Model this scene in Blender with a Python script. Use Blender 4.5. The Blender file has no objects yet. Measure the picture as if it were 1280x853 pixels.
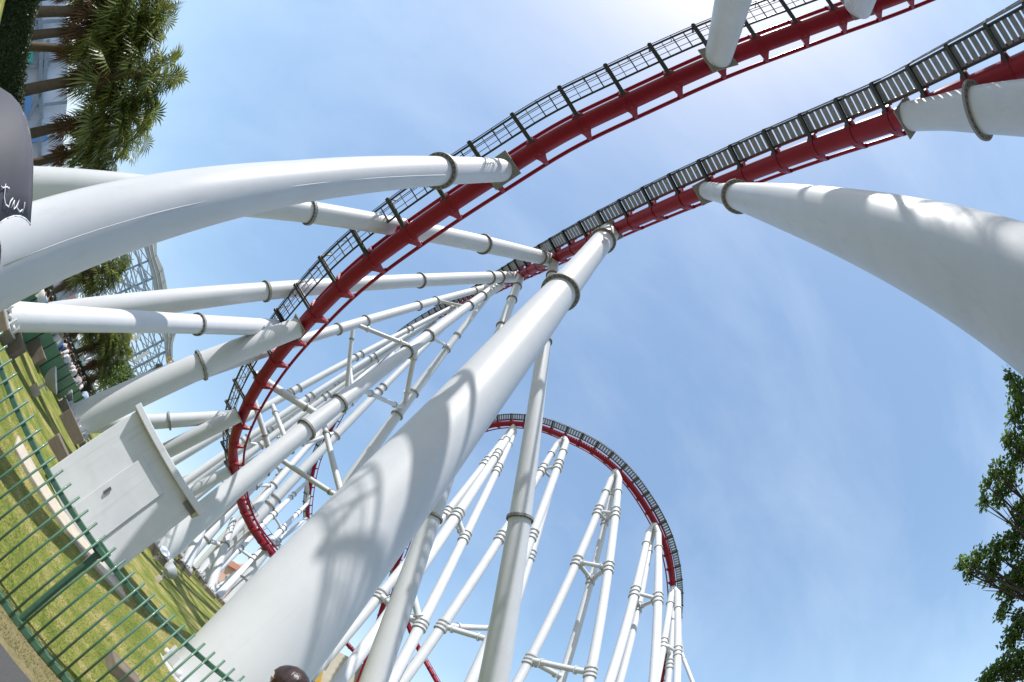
import bpy, bmesh, math, random
import numpy as np
from mathutils import Vector, Matrix
random.seed(7); rng = np.random.default_rng(7)
S = bpy.context.scene
C = S.collection

# ------------------------------------------------------------------ camera
F = 555.0; ZP = (897, 202); EYE = 1.6
def cray(x, y):
    dx, dy = x-640, 426.5-y; r = math.hypot(dx, dy)+1e-9; th = 2*math.asin(min(.999, r/2/F))
    return Vector((dx/r*math.sin(th), dy/r*math.sin(th), -math.cos(th)))
_z = cray(*ZP); _f = Vector((0, 0, -1)); _y = (_f-_z*_f.dot(_z)).normalized(); _x = _y.cross(_z)
R = Matrix((_x, _y, _z))
CAM = Vector((0, 0, EYE))
cd = bpy.data.cameras.new('camera'); cam = bpy.data.objects.new('camera', cd); C.objects.link(cam)
cam.matrix_world = Matrix.Translation(CAM) @ R.to_4x4()
cd.type = 'PANO'; cd.sensor_width = 36.0; cd.sensor_fit = 'HORIZONTAL'
fl = F/1280*36
for tgt in (cd, getattr(cd, 'cycles', None)):
    if tgt is None: continue
    try:
        tgt.panorama_type = 'FISHEYE_EQUISOLID'; tgt.fisheye_lens = fl; tgt.fisheye_fov = math.radians(200)
    except Exception: pass
cd.clip_start = .05; cd.clip_end = 6000
S.camera = cam
def W(px, py): return R @ cray(px, py)

# ------------------------------------------------------------------ light
SUN = W(886, -90)
sun_el = math.asin(SUN.z); sun_az = math.atan2(SUN.x, SUN.y)
world = bpy.data.worlds.new('World'); S.world = world; world.use_nodes = True
nt = world.node_tree; N = nt.nodes; L = nt.links
bgn = N['Background']; bgn.inputs[1].default_value = .15
sk = N.new('ShaderNodeTexSky'); sk.sky_type = 'NISHITA'; sk.sun_disc = False
sk.sun_elevation = sun_el; sk.sun_rotation = sun_az; sk.dust_density = .7; sk.air_density = 1.0; sk.ozone_density = 1.0
tc = N.new('ShaderNodeTexCoord'); mp = N.new('ShaderNodeMapping'); mp.inputs['Scale'].default_value = (1.2, 3.2, 2.0)
mp.inputs['Rotation'].default_value = (.3, .2, .9)
L.new(tc.outputs['Generated'], mp.inputs[0])
nz = N.new('ShaderNodeTexNoise'); nz.inputs['Scale'].default_value = 1.15; nz.inputs['Detail'].default_value = 9; nz.inputs['Roughness'].default_value = .58; nz.inputs['Distortion'].default_value = .35
L.new(mp.outputs[0], nz.inputs[0])
rp = N.new('ShaderNodeMapRange'); rp.inputs[1].default_value = .42; rp.inputs[2].default_value = .82; rp.inputs[3].default_value = 0.13; rp.inputs[4].default_value = .27
L.new(nz.outputs[0], rp.inputs[0])
mx = N.new('ShaderNodeMix'); mx.data_type = 'RGBA'; mx.inputs[7].default_value = (7.2, 7.9, 8.7, 1)
L.new(rp.outputs[0], mx.inputs[0]); hs = N.new('ShaderNodeHueSaturation'); hs.inputs['Saturation'].default_value = 1.27; hs.inputs['Hue'].default_value = .503; hs.inputs['Value'].default_value = 1.98; L.new(sk.outputs[0], hs.inputs['Color']); va = N.new('ShaderNodeVectorMath'); va.operation = 'MULTIPLY_ADD'; va.inputs[1].default_value = (.085,)*3; va.inputs[2].default_value = (1,)*3
vd = N.new('ShaderNodeVectorMath'); vd.operation = 'DIVIDE'; L.new(hs.outputs[0], va.inputs[0]); L.new(hs.outputs[0], vd.inputs[0]); L.new(va.outputs[0], vd.inputs[1]); L.new(vd.outputs[0], mx.inputs[6]); L.new(mx.outputs[2], bgn.inputs[0])
sl = bpy.data.lights.new('sun', 'SUN'); sl.energy = 4.8; sl.angle = math.radians(.55); sl.color = (1, .975, .94)
so = bpy.data.objects.new('sun', sl); C.objects.link(so); so.rotation_euler = SUN.to_track_quat('Z', 'Y').to_euler(); so.location = (0, 0, 60)
S.view_settings.view_transform = 'Standard'; S.view_settings.look = 'None'; S.view_settings.gamma = 1; S.view_settings.use_curve_mapping = False
S.view_settings.exposure = .27
try: S.cycles.max_bounces = 6; S.cycles.use_denoising = True
except Exception: pass

# ------------------------------------------------------------------ materials
def mat(name, col, rough=.5, metal=0, var=None, scale=3., amount=.5, bump=0, bscale=40, detail=5, spec=.5, coat=0, sss=0, stretch=None, coord='Object'):
    m = bpy.data.materials.new(name); m.use_nodes = True; n = m.node_tree.nodes; l = m.node_tree.links; b = n['Principled BSDF']
    b.inputs['Base Color'].default_value = (*col, 1); b.inputs['Roughness'].default_value = rough; b.inputs['Metallic'].default_value = metal
    b.inputs['Specular IOR Level'].default_value = spec; b.inputs['Coat Weight'].default_value = coat
    t = n.new('ShaderNodeTexCoord'); src = t.outputs[coord]
    if stretch:
        mm = n.new('ShaderNodeMapping'); mm.inputs['Scale'].default_value = stretch; l.new(src, mm.inputs[0]); src = mm.outputs[0]
    if var is not None:
        q = n.new('ShaderNodeTexNoise'); q.inputs['Scale'].default_value = scale; q.inputs['Detail'].default_value = detail; q.inputs['Roughness'].default_value = .62
        l.new(src, q.inputs[0])
        mr = n.new('ShaderNodeMapRange'); mr.inputs[1].default_value = .5-amount/2; mr.inputs[2].default_value = .5+amount/2; l.new(q.outputs[0], mr.inputs[0])
        x = n.new('ShaderNodeMix'); x.data_type = 'RGBA'; x.inputs[6].default_value = (*col, 1); x.inputs[7].default_value = (*var, 1)
        l.new(mr.outputs[0], x.inputs[0]); l.new(x.outputs[2], b.inputs['Base Color'])
        r2 = n.new('ShaderNodeMapRange'); r2.inputs[3].default_value = rough*.85; r2.inputs[4].default_value = min(1, rough*1.25); l.new(q.outputs[0], r2.inputs[0]); l.new(r2.outputs[0], b.inputs['Roughness'])
    if bump:
        q = n.new('ShaderNodeTexNoise'); q.inputs['Scale'].default_value = bscale; q.inputs['Detail'].default_value = 6; l.new(src, q.inputs[0])
        bp = n.new('ShaderNodeBump'); bp.inputs['Strength'].default_value = bump; bp.inputs['Distance'].default_value = .02; l.new(q.outputs[0], bp.inputs['Height']); l.new(bp.outputs[0], b.inputs['Normal'])
    return m
M = {}
M['white'] = mat('white_paint', (.62, .625, .645), .42, var=(.55, .555, .57), scale=.9, amount=.55, bump=.05, bscale=9, coat=.06)
M['white2'] = mat('white_paint_weathered', (.60, .60, .60), .42, var=(.48, .48, .47), scale=1.6, amount=.5, bump=.08, bscale=14)
def streaks(m, dirt, amt=.55):
    n = m.node_tree.nodes; l = m.node_tree.links; b = n['Principled BSDF']; src = b.inputs['Base Color'].links[0].from_socket
    t = n.new('ShaderNodeTexCoord'); mp_ = n.new('ShaderNodeMapping'); mp_.inputs['Scale'].default_value = (5.5, 5.5, .22); l.new(t.outputs['Object'], mp_.inputs[0])
    q = n.new('ShaderNodeTexNoise'); q.inputs['Scale'].default_value = 1.6; q.inputs['Detail'].default_value = 7; q.inputs['Roughness'].default_value = .65; l.new(mp_.outputs[0], q.inputs[0])
    r = n.new('ShaderNodeMapRange'); r.inputs[1].default_value = .56; r.inputs[2].default_value = .80; r.inputs[4].default_value = amt; l.new(q.outputs[0], r.inputs[0])
    x = n.new('ShaderNodeMix'); x.data_type = 'RGBA'; x.inputs[7].default_value = (*dirt, 1); l.new(r.outputs[0], x.inputs[0]); l.new(src, x.inputs[6])
    # faint rust and scuff freckles
    q2 = n.new('ShaderNodeTexNoise'); q2.inputs['Scale'].default_value = 2.2; q2.inputs['Detail'].default_value = 10; q2.inputs['Roughness'].default_value = .8; l.new(t.outputs['Object'], q2.inputs[0])
    r2 = n.new('ShaderNodeMapRange'); r2.inputs[1].default_value = .66; r2.inputs[2].default_value = .78; r2.inputs[4].default_value = .5; l.new(q2.outputs[0], r2.inputs[0])
    x2 = n.new('ShaderNodeMix'); x2.data_type = 'RGBA'; x2.inputs[7].default_value = (dirt[0]*.8, dirt[1]*.72, dirt[2]*.6, 1); l.new(r2.outputs[0], x2.inputs[0]); l.new(x.outputs[2], x2.inputs[6]); l.new(x2.outputs[2], b.inputs['Base Color'])
streaks(M['white'], (.40, .40, .40), .35); streaks(M['white2'], (.36, .35, .33), .7)
M['flange'] = mat('flange_steel', (.34, .333, .325), .55, metal=.0, var=(.22, .208, .19), scale=9, amount=.5, bump=.15)
M['bolt'] = mat('bolt_steel', (.16, .15, .14), .45, metal=.6)
M['red'] = mat('red_paint', (.29, .004, .018), .42, var=(.22, .003, .014), scale=1.3, amount=.5, spec=.35)
M['redrail'] = mat('red_rail_paint', (.30, .004, .020), .4, spec=.35)
M['redlight'] = mat('red_tie_paint', (.56, .025, .03), .4)
M['dark'] = mat('dark_steel', (.028, .032, .030), .5, var=(.05, .055, .05), scale=6, amount=.5)
M['galv'] = mat('galvanised_steel', (.33, .335, .34), .6, metal=.1, var=(.23, .235, .24), scale=5, amount=.6)
M['grey'] = mat('grey_paint', (.36, .38, .39), .5, var=(.27, .28, .28), scale=4, amount=.5)
M['cab'] = mat('cabinet_paint', (.63, .64, .665), .5, var=(.56, .57, .59), scale=2.5, amount=.4, bump=.05, bscale=6)
streaks(M['cab'], (.36, .36, .35), .45)
M['green'] = mat('green_fence_paint', (.07, .165, .10), .45, var=(.05, .12, .07), scale=12, amount=.5, coat=.3)
M['greenpanel'] = mat('green_panel', (.085, .22, .13), .5, var=(.06, .17, .10), scale=2, amount=.5)
M['concrete'] = mat('concrete', (.52, .46, .37), .9, var=(.36, .31, .25), scale=5, amount=.6, bump=.3, bscale=30)
M['plinth'] = mat('plinth_concrete', (.20, .16, .12), .92, var=(.11, .09, .07), scale=4, amount=.6, bump=.4, bscale=18, stretch=(1, 1, 6))
M['asphalt'] = mat('asphalt', (.055, .055, .057), .9, var=(.09, .088, .085), scale=60, amount=.8, bump=.4, bscale=120)
M['bark'] = mat('palm_bark', (.16, .115, .075), .95, var=(.075, .055, .038), scale=5, amount=.6, bump=.8, bscale=12, stretch=(1, 1, 5))
M['bark2'] = mat('tree_bark', (.11, .085, .06), .95, var=(.06, .045, .03), scale=8, amount=.6, bump=.6, bscale=20)
M['skin'] = mat('skin', (.50, .30, .21), .6)
M['hair'] = mat('dark_hair', (.012, .007, .006), .3, var=(.055, .028, .022), scale=9, amount=.5, bump=.2, bscale=12, stretch=(7, 7, .6))
M['yellow'] = mat('yellow_paint', (.55, .33, .03), .5, var=(.45, .26, .03))
M['pink'] = mat('pink_wall', (.66, .43, .35), .85, var=(.58, .37, .30), scale=2)
M['pinkroof'] = mat('salmon_roof', (.55, .25, .18), .8)
M['cream'] = mat('cream_wall', (.55, .51, .40), .85, var=(.48, .44, .34), scale=2)
M['glassy'] = mat('pale_glazing', (.30, .42, .42), .2, var=(.40, .50, .50), scale=1.5)
M['bluewall'] = mat('blue_white_wall', (.66, .70, .76), .7, var=(.55, .60, .70), scale=.6)
M['blue'] = mat('blue_panel', (.12, .30, .58), .5)
M['frameb'] = mat('frame_steel', (.26, .32, .37), .5, var=(.18, .23, .27), scale=3)
M['clad'] = mat('grey_cladding', (.42, .44, .42), .6, var=(.32, .335, .32), scale=1.2, amount=.6)
M['lampface'] = mat('lamp_face', (.75, .77, .82), .2)

def leafmat(name, a, b, trans=.35, rough=.5):
    m = bpy.data.materials.new(name); m.use_nodes = True; n = m.node_tree.nodes; l = m.node_tree.links; p = n['Principled BSDF']
    g = n.new('ShaderNodeNewGeometry'); r = n.new('ShaderNodeValToRGB'); r.color_ramp.elements[0].color = (*a, 1); r.color_ramp.elements[1].color = (*b, 1)
    l.new(g.outputs['Random Per Island'], r.inputs[0]); l.new(r.outputs[0], p.inputs['Base Color']); p.inputs['Roughness'].default_value = rough
    t = n.new('ShaderNodeBsdfTranslucent'); l.new(r.outputs[0], t.inputs[0]); mx = n.new('ShaderNodeMixShader'); mx.inputs[0].default_value = trans
    l.new(p.outputs[0], mx.inputs[1]); l.new(t.outputs[0], mx.inputs[2]); l.new(mx.outputs[0], n['Material Output'].inputs[0]); return m
M['leaf'] = leafmat('broad_leaf', (.06, .12, .02), (.25, .35, .08), .5, .38)
M['palm'] = leafmat('palm_leaf', (.045, .085, .012), (.30, .31, .08), .35, .38)
M['deadpalm'] = leafmat('dead_palm_leaf', (.10, .05, .022), (.21, .12, .05), .2, .8)
M['hedge'] = leafmat('hedge_leaf', (.010, .022, .007), (.035, .06, .014), .15)
M['bush'] = leafmat('bush_leaf', (.06, .12, .015), (.16, .24, .04), .35)
M['blade'] = leafmat('grass_blade', (.12, .16, .03), (.32, .28, .10), .3, .6)

def grass_mat():
    m = bpy.data.materials.new('lawn'); m.use_nodes = True; n = m.node_tree.nodes; l = m.node_tree.links; p = n['Principled BSDF']; p.inputs['Roughness'].default_value = .9
    p.inputs['Specular IOR Level'].default_value = .15
    g = n.new('ShaderNodeTexCoord')
    a = n.new('ShaderNodeTexNoise'); a.inputs['Scale'].default_value = 1.1; a.inputs['Detail'].default_value = 8; a.inputs['Roughness'].default_value = .7; l.new(g.outputs['Object'], a.inputs[0])
    r = n.new('ShaderNodeValToRGB'); e = r.color_ramp.elements; e[0].position = .36; e[0].color = (.10, .145, .025, 1); e[1].position = .62; e[1].color = (.33, .28, .115, 1)
    x = e.new(.5); x.color = (.185, .20, .045, 1); l.new(a.outputs[0], r.inputs[0])
    b = n.new('ShaderNodeTexNoise'); b.inputs['Scale'].default_value = 38; b.inputs['Detail'].default_value = 4; l.new(g.outputs['Object'], b.inputs[0])
    mr = n.new('ShaderNodeMapRange'); mr.inputs[1].default_value = .3; mr.inputs[2].default_value = .7; mr.inputs[3].default_value = .6; mr.inputs[4].default_value = 1.35; l.new(b.outputs[0], mr.inputs[0])
    mm = n.new('ShaderNodeVectorMath'); mm.operation = 'SCALE'; l.new(r.outputs[0], mm.inputs[0]); l.new(mr.outputs[0], mm.inputs['Scale']); l.new(mm.outputs[0], p.inputs['Base Color'])
    bp = n.new('ShaderNodeBump'); bp.inputs['Strength'].default_value = .7; bp.inputs['Distance'].default_value = .04; l.new(b.outputs[0], bp.inputs['Height']); l.new(bp.outputs[0], p.inputs['Normal'])
    return m
M['lawn'] = grass_mat()

# ------------------------------------------------------------------ helpers
def ground(x, y):
    v = .08*(y-4.5)+.05*x
    v = .5*(v+math.sqrt(v*v+.004))             # smooth max with 0
    d = max(0., v-2.6); return v-d+1.2*(1-math.exp(-d/1.2)) if d > 0 else v
def P(px, py, D): return CAM+W(px, py)*D
def onground(px, py, dz=0):
    d = W(px, py); t = .5
    while t < 400:
        p = CAM+d*t
        if p.z <= ground(p.x, p.y)+dz: return p
        t += .02+t*.002
    return CAM+d*60
def azel(px, py):
    d = W(px, py); return math.atan2(d.x, d.y), math.asin(d.z)
def tline(A, B, px, py):                        # parameter on line AB nearest the ray of a pixel
    u = B-A; d = W(px, py); w = A-CAM; a = u.dot(u); b = u.dot(d); c = 1.; dd = u.dot(w); e = d.dot(w)
    return (b*e-c*dd)/(a*c-b*b)
def rad(px, py, D, w): return D*math.tan(w/2/F)  # radius of a pipe that is w pixels wide there

class MB:
    def __init__(s): s.v = []; s.f = []; s.sm = []
    def tube(s, pts, rs, n=12, caps=True, smooth=True):
        pts = [Vector(p) for p in pts]
        if not hasattr(rs, '__len__'): rs = [rs]*len(pts)
        rings = []; prev = None
        for i, p in enumerate(pts):
            a = pts[max(0, i-1)]; b = pts[min(len(pts)-1, i+1)]; t = (b-a)
            if t.length < 1e-7: t = pts[-1]-pts[0]
            t.normalize()
            if prev is None:
                prev = t.orthogonal().normalized()
            u = (prev-t*prev.dot(t)).normalized(); prev = u; w = t.cross(u)
            base = len(s.v)
            for k in range(n):
                c = 2*math.pi*k/n; s.v.append(p+(u*math.cos(c)+w*math.sin(c))*rs[i])
            rings.append(base)
        for i in range(len(rings)-1):
            for k in range(n):
                s.f.append((rings[i]+k, rings[i]+(k+1) % n, rings[i+1]+(k+1) % n, rings[i+1]+k)); s.sm.append(smooth)
        if caps:
            for r_, rev in ((rings[0], True), (rings[-1], False)):
                if n <= 8 or not smooth: idx = [r_+k for k in range(n)]
                else:
                    idx = list(range(len(s.v), len(s.v)+n)); s.v += [s.v[r_+k].copy() for k in range(n)]
                s.f.append(tuple(reversed(idx)) if rev else tuple(idx)); s.sm.append(False)
    def box(s, c, ax, ay, az, hx, hy, hz):
        c = Vector(c); b = len(s.v)
        for i in (-1, 1):
            for j in (-1, 1):
                for k in (-1, 1): s.v.append(c+ax*(i*hx)+ay*(j*hy)+az*(k*hz))
        for q in ((0, 1, 3, 2), (4, 6, 7, 5), (0, 4, 5, 1), (2, 3, 7, 6), (0, 2, 6, 4), (1, 5, 7, 3)): s.f.append(tuple(b+i for i in q)); s.sm.append(False)
    def bar(s, a, b, w, h=None, up=Vector((0, 0, 1))):
        a = Vector(a); b = Vector(b); t = (b-a); ln = t.length
        if ln < 1e-6: return
        t /= ln; x = t.cross(up)
        if x.length < 1e-3: x = t.orthogonal()
        x.normalize(); y = x.cross(t); s.box((a+b)/2, t, x, y, ln/2, w/2, (h or w)/2)
    def prism(s, poly, d):                       # polygon (3D points) pushed along vector d
        b = len(s.v); n = len(poly); s.v += [Vector(p) for p in poly]; s.v += [Vector(p)+d for p in poly]
        s.f.append(tuple(b+i for i in range(n))); s.f.append(tuple(b+n+i for i in reversed(range(n)))); s.sm += [False]*2
        for i in range(n): s.f.append((b+i, b+n+i, b+n+(i+1) % n, b+(i+1) % n)); s.sm.append(False)
    def quad(s, a, b, c, d):
        k = len(s.v); s.v += [Vector(a), Vector(b), Vector(c), Vector(d)]; s.f.append((k, k+1, k+2, k+3)); s.sm.append(False)
    def tri(s, a, b, c):
        k = len(s.v); s.v += [Vector(a), Vector(b), Vector(c)]; s.f.append((k, k+1, k+2)); s.sm.append(False)
    def mesh(s, name, off=Vector((0, 0, 0))):
        me = bpy.data.meshes.new(name); me.from_pydata([tuple(v-off) for v in s.v], [], s.f); me.update()
        me.polygons.foreach_set('use_smooth', s.sm); return me
    def build(s, name, m, parent=None, bevel=0, fix=True):
        off = parent_world(parent) if parent is not None else Vector((0, 0, 0))
        me = s.mesh(name, off)
        if fix and len(s.f) < 60000:
            b = bmesh.new(); b.from_mesh(me); bmesh.ops.recalc_face_normals(b, faces=b.faces); b.to_mesh(me); b.free()
        me.materials.append(m); o = bpy.data.objects.new(name, me); C.objects.link(o)
        if parent is not None: o.parent = parent
        if bevel:
            md = o.modifiers.new('bevel', 'BEVEL'); md.width = bevel; md.segments = 2; md.limit_method = 'ANGLE'; md.angle_limit = math.radians(40)
        return o
def parent_world(p):
    t = Vector(p.location); q = p.parent
    while q is not None: t += q.location; q = q.parent
    return t
def tag(o, label=None, cat=None, group=None, kind=None):
    if label: o['label'] = label
    if cat: o['category'] = cat
    if group: o['group'] = group
    if kind: o['kind'] = kind
    return o
def thing(name, loc, label, cat, group=None):
    o = bpy.data.objects.new(name, None); C.objects.link(o); o.location = loc; o.empty_display_size = .3; return tag(o, label, cat, group)
Z = Vector((0, 0, 1))

# ------------------------------------------------------------------ ground
def ground_sheet():
    xs = np.concatenate([np.linspace(-60, -20, 21)[:-1], np.linspace(-20, 30, 101), np.linspace(30, 80, 26)[1:]])
    ys = np.concatenate([np.linspace(-60, -6, 19)[:-1], np.linspace(-6, 60, 133), np.linspace(60, 140, 21)[1:]])
    xs = np.concatenate([[-3000, -600, -200], xs, [200, 600, 3000]]); ys = np.concatenate([[-3000, -600, -150], ys, [400, 1000, 3000]])
    b = MB(); nx = len(xs)
    for y in ys:
        for x in xs:
            yy = min(y, 140); xx = max(-60, min(80, x)); b.v.append(Vector((x, y, ground(xx, yy))))
    for j in range(len(ys)-1):
        for i in range(nx-1): b.f.append((j*nx+i, j*nx+i+1, (j+1)*nx+i+1, (j+1)*nx+i)); b.sm.append(True)
    tag(b.build('ground', M['lawn'], fix=False), kind='structure')
ground_sheet()
# fence line, from the ground points of its bottom rail
FA = onground(0, 753); FB = onground(78, 853)
fd = (FB-FA); fd.z = 0; fd.normalize(); fn = Vector((-fd.y, fd.x, 0)); fo = Vector((FA.x, FA.y, 0))
# asphalt path on the camera's side of the fence
b = MB(); pa = onground(0, 806); pa.z = 0
rows = [0, .5, 1, 2, 3, 5, 8, 12, 20, 35, 60, 90]
for s_ in range(-60, 60):
    for r0, r1 in zip(rows, rows[1:]):
        q = [pa+fd*s_-fn*r0, pa+fd*(s_+1)-fn*r0, pa+fd*(s_+1)-fn*r1, pa+fd*s_-fn*r1]
        b.quad(*[Vector((p.x, p.y, ground(p.x, p.y)+.006)) for p in q])
tag(b.build('path', M['asphalt'], fix=False), kind='structure')

M['paving'] = mat('paving', (.17, .16, .15), .9, var=(.13, .125, .115), scale=1.5, bump=.2)
for nm_, x0_, x1_, y0_, y1_ in (('plaza', 9, 200, 2, 220), ('plaza', -220, -24, -40, 220)):
    b = MB(); gx = np.linspace(x0_, x1_, 40); gy = np.linspace(y0_, y1_, 60)
    for a_, c2_ in zip(gx, gx[1:]):
        for d_, e_ in zip(gy, gy[1:]): b.quad(*[Vector((x, y, ground(max(-60, min(80, x)), min(y, 140))+.004+.02*(abs(x) > 60))) for x, y in ((a_, d_), (c2_, d_), (c2_, e_), (a_, e_))])
    tag(b.build('pavement', M['paving'], fix=False), kind='structure')
M['verge'] = mat('dry_verge', (.24, .19, .10), .95, var=(.13, .12, .045), scale=14, amount=.5, bump=.5, bscale=60)
b = MB()
for s_ in range(-60, 60):
    q = [pa+fd*s_*.5-fn*.0, pa+fd*(s_+1)*.5-fn*.0, fo+fd*((s_+1)*.5)-fn*.0+fn*.10, fo+fd*(s_*.5)+fn*.10]
    q[3] = q[0]+fn*((fo-pa).dot(fn)+.12); q[2] = q[1]+fn*((fo-pa).dot(fn)+.12)
    b.quad(*[Vector((p.x, p.y, ground(p.x, p.y)+.003)) for p in q])
tag(b.build('verge', M['verge'], fix=False), kind='structure')
# short grass blades close to the lens (dry near the path, green beyond the fence)
b = MB()
for i in range(70000):
    s_ = random.uniform(-7, 4.5); t_ = -.42+random.random()**1.5*6.5
    p = fo+fd*s_+fn*t_
    if (p-Vector((pa.x, pa.y, 0))).dot(fn) < .0: continue
    z = ground(p.x, p.y)+.0; h = random.uniform(.015, .045); an = random.uniform(0, 6.28); q = Vector((math.cos(an), math.sin(an), 0))*.0035
    b.tri(p+q+Z*z, p-q+Z*z, p+Vector((random.gauss(0, .012), random.gauss(0, .012), z+h)))
tag(b.build('grass', M['blade'], fix=False), 'short dry and green grass growing around the green fence', 'grass', kind='stuff')

# ------------------------------------------------------------------ coaster tracks
def catmull(pts, step):
    q = [pts[0]*2-pts[1]]+pts+[pts[-1]*2-pts[-2]]; out = []
    for i in range(1, len(q)-2):
        a, b_, c, d = q[i-1:i+3]
        for k in range(24):
            t = k/24; out.append(.5*((2*b_)+(c-a)*t+(2*a-5*b_+4*c-d)*t*t+(3*b_-a-3*c+d)*t**3))
    out.append(pts[-1]); res = [out[0]]; acc = 0
    for i in range(1, len(out)):
        seg = (out[i]-out[i-1]).length; pos = out[i-1]
        while acc+seg >= step and seg > 0:
            k = (step-acc)/seg; pos = pos.lerp(out[i], k); res.append(pos.copy()); seg = (out[i]-pos).length; acc = 0
        acc += seg
    return res
def smooth(pts, n):
    for _ in range(n): pts = [pts[0]]+[(pts[i-1]+pts[i]*2+pts[i+1])/4 for i in range(1, len(pts)-1)]+[pts[-1]]
    return pts
TRK = {}
def track(key, root, px, bank, r=.42, gauge=.62, rise=.62, tie=2.1, side=-1, walk='grating', cw=(.98, 1.72), lod=0, walkrange=None, wz=0, raillod=8):
    base = [P(x, y, D) for x, y, D in px]
    step = tie/4; pts = smooth(catmull(base, step), 10); n = len(pts)
    T = [(pts[min(n-1, i+1)]-pts[max(0, i-1)]).normalized() for i in range(n)]
    U = []; Lt = []
    for i in range(n):
        f = i/(n-1); b_ = bank(f); lat = T[i].cross(Z).normalized(); up = lat.cross(T[i]).normalized()   # lat: right of travel
        u = up*math.cos(b_)+lat*math.sin(b_); U.append(u); Lt.append(T[i].cross(u).normalized())
    TRK[key] = (pts, T, U, Lt)
    sp = MB(); sp.tube(pts, r, 28 if lod == 0 else 14); spine = sp.build('spine', M['red'], root)
    for sg in (-1, 1):
        rl = MB(); rl.tube([pts[i]+Lt[i]*(gauge*sg)+U[i]*rise for i in range(n)], .085 if lod == 0 else .095, raillod); rl.build('rail', M['redrail'], root)
    # crosstie mesh in a local frame: x lateral, y along, z up
    t = MB(); X, Y = Vector((1, 0, 0)), Vector((0, 1, 0))
    t.tube([Y*-.05, Y*.05], r*1.1, 24 if lod == 0 else 12)
    for sg in (-1, 1):
        # curved horn running from the spine's flank up to the rail
        outer = [(r*.75, -r*.70), (r*1.12, -r*.35), (r*1.36, .02), (gauge*1.0, rise*.42), (gauge*1.10, rise*.72), (gauge*1.12, rise-.02)]
        inner = [(r*.35, -.05), (r*.9, .12), (r*1.02, .24), (gauge*.84, rise*.55), (gauge*.88, rise*.8), (gauge*.88, rise-.02)]
        poly = [Vector((x*sg, -.03, z)) for x, z in outer]+[Vector((x*sg, -.03, z)) for x, z in reversed(inner)]
        hw = [.27, .21, .15, .10, .08, .085]
        k0_ = len(t.v)
        for (xo, zo), (xi, zi), w_ in zip(outer, inner, hw):
            t.v += [Vector((xo*sg, -w_, zo)), Vector((xo*sg, w_, zo)), Vector((xi*sg, w_, zi)), Vector((xi*sg, -w_, zi))]
        for i in range(5):
            for e_ in range(4):
                a = k0_+i*4+e_; b2 = k0_+i*4+(e_+1) % 4; t.f.append((a, b2, b2+4, a+4)); t.sm.append(False)
        t.box(Vector((gauge*sg*.98, 0, rise-.06)), X, Y, Z, .10, .11, .03)
    ptie = t.mesh('crosstie'); ptie.materials.append(M['red'])
    am = MB(); c0, c1 = cw
    am.box(Vector((side*(c1*.5+.17), 0, wz-.10)), X, Y, Z, (c1+.12-.34)/2+.04, .085, .014)
    am.box(Vector((side*(c1*.5+.17), 0, wz-.24)), X, Y, Z, (c1+.12-.34)/2+.04, .085, .014)
    am.box(Vector((side*(c1*.5+.17), 0, wz-.17)), X, Y, Z, (c1+.12-.34)/2+.02, .012, .06)
    am.box(Vector((side*(c1+.10), 0, wz+.38)), X, Y, Z, .035, .035, .58)
    parm = am.mesh('walkway_arm'); parm.materials.append(M['dark'])
    cnt = 0; arms = []
    for i in range(2, n-1, 4):
        mw = Matrix((Lt[i], T[i], U[i])).transposed().to_4x4(); mw.translation = pts[i]-parent_world(root)
        if cnt < 98:
            o = bpy.data.objects.new('crosstie', ptie); C.objects.link(o); o.parent = root; o.matrix_local = mw; cnt += 1
            if walk and (walkrange is None or walkrange[0] <= i/n <= walkrange[1]):
                o = bpy.data.objects.new('walkway_arm', parm); C.objects.link(o); o.parent = root; o.matrix_local = mw; arms.append(i)
    if walk and arms:
        i0, i1 = arms[0], arms[-1]; G = lambda i, x, z=0: pts[i]+Lt[i]*(side*x)+U[i]*(wz+z)
        for x in (c0, c1):
            st = MB(); st.tube([G(i, x) for i in range(i0, i1+1)], .05, 6, smooth=False); st.build('stringer', M['dark'], root)
        fl = MB()
        if walk == 'grating':
            for i in range(i0, i1):
                for k in range(1):
                    a = G(i, c0, .02).lerp(G(i+1, c0, .02), k/2); c = G(i, c1, .02).lerp(G(i+1, c1, .02), k/2)
                    fl.bar(a, c, .05 if i % 4 in (0, 3) else .028, .04, U[i])
                for x in (.33, .66):
                    fl.bar(G(i, c0+(c1-c0)*x, .02), G(i+1, c0+(c1-c0)*x, .02), .022, .03, U[i])
            fl.build('walkway_grating', M['dark'], root)
        else:
            nt_ = int((i1-i0)/4*6)
            for k in range(nt_):
                f_ = i0+(k+.5)*4/6; i = int(f_); fr_ = f_-i
                if i+1 > i1: break
                a = G(i, c0+.03, .03).lerp(G(i+1, c0+.03, .03), fr_); c = G(i, c1-.03, .03).lerp(G(i+1, c1-.03, .03), fr_)
                wdt = step*4/6*.74; tv = T[i]; xv = (c-a).normalized()
                fl.box((a+c)/2, xv, tv, xv.cross(tv), (c-a).length/2, wdt/2, .018)
            fl.build('walkway_treads', M['galv'], root)
        for h in (.5, 1.02):
            hr = MB(); hr.tube([G(i, c1+.10, h-.10) for i in range(i0, i1+1)], .022 if lod == 0 else .03, 6); hr.build('handrail', M['galv'] if walk != 'grating' else M['dark'], root)
        hr = MB(); hr.tube([G(i, c1+.10, .02) for i in range(i0, i1+1)], .02, 6)
        if lod < 2:
            for i in range(i0, i1, 2): hr.tube([G(i, c1+.10, 0), G(i, c1+.10, .92)], .02, 5)
        hr.build('railing_posts', M['galv'] if walk != 'grating' else M['dark'], root)
    return spine
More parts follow.
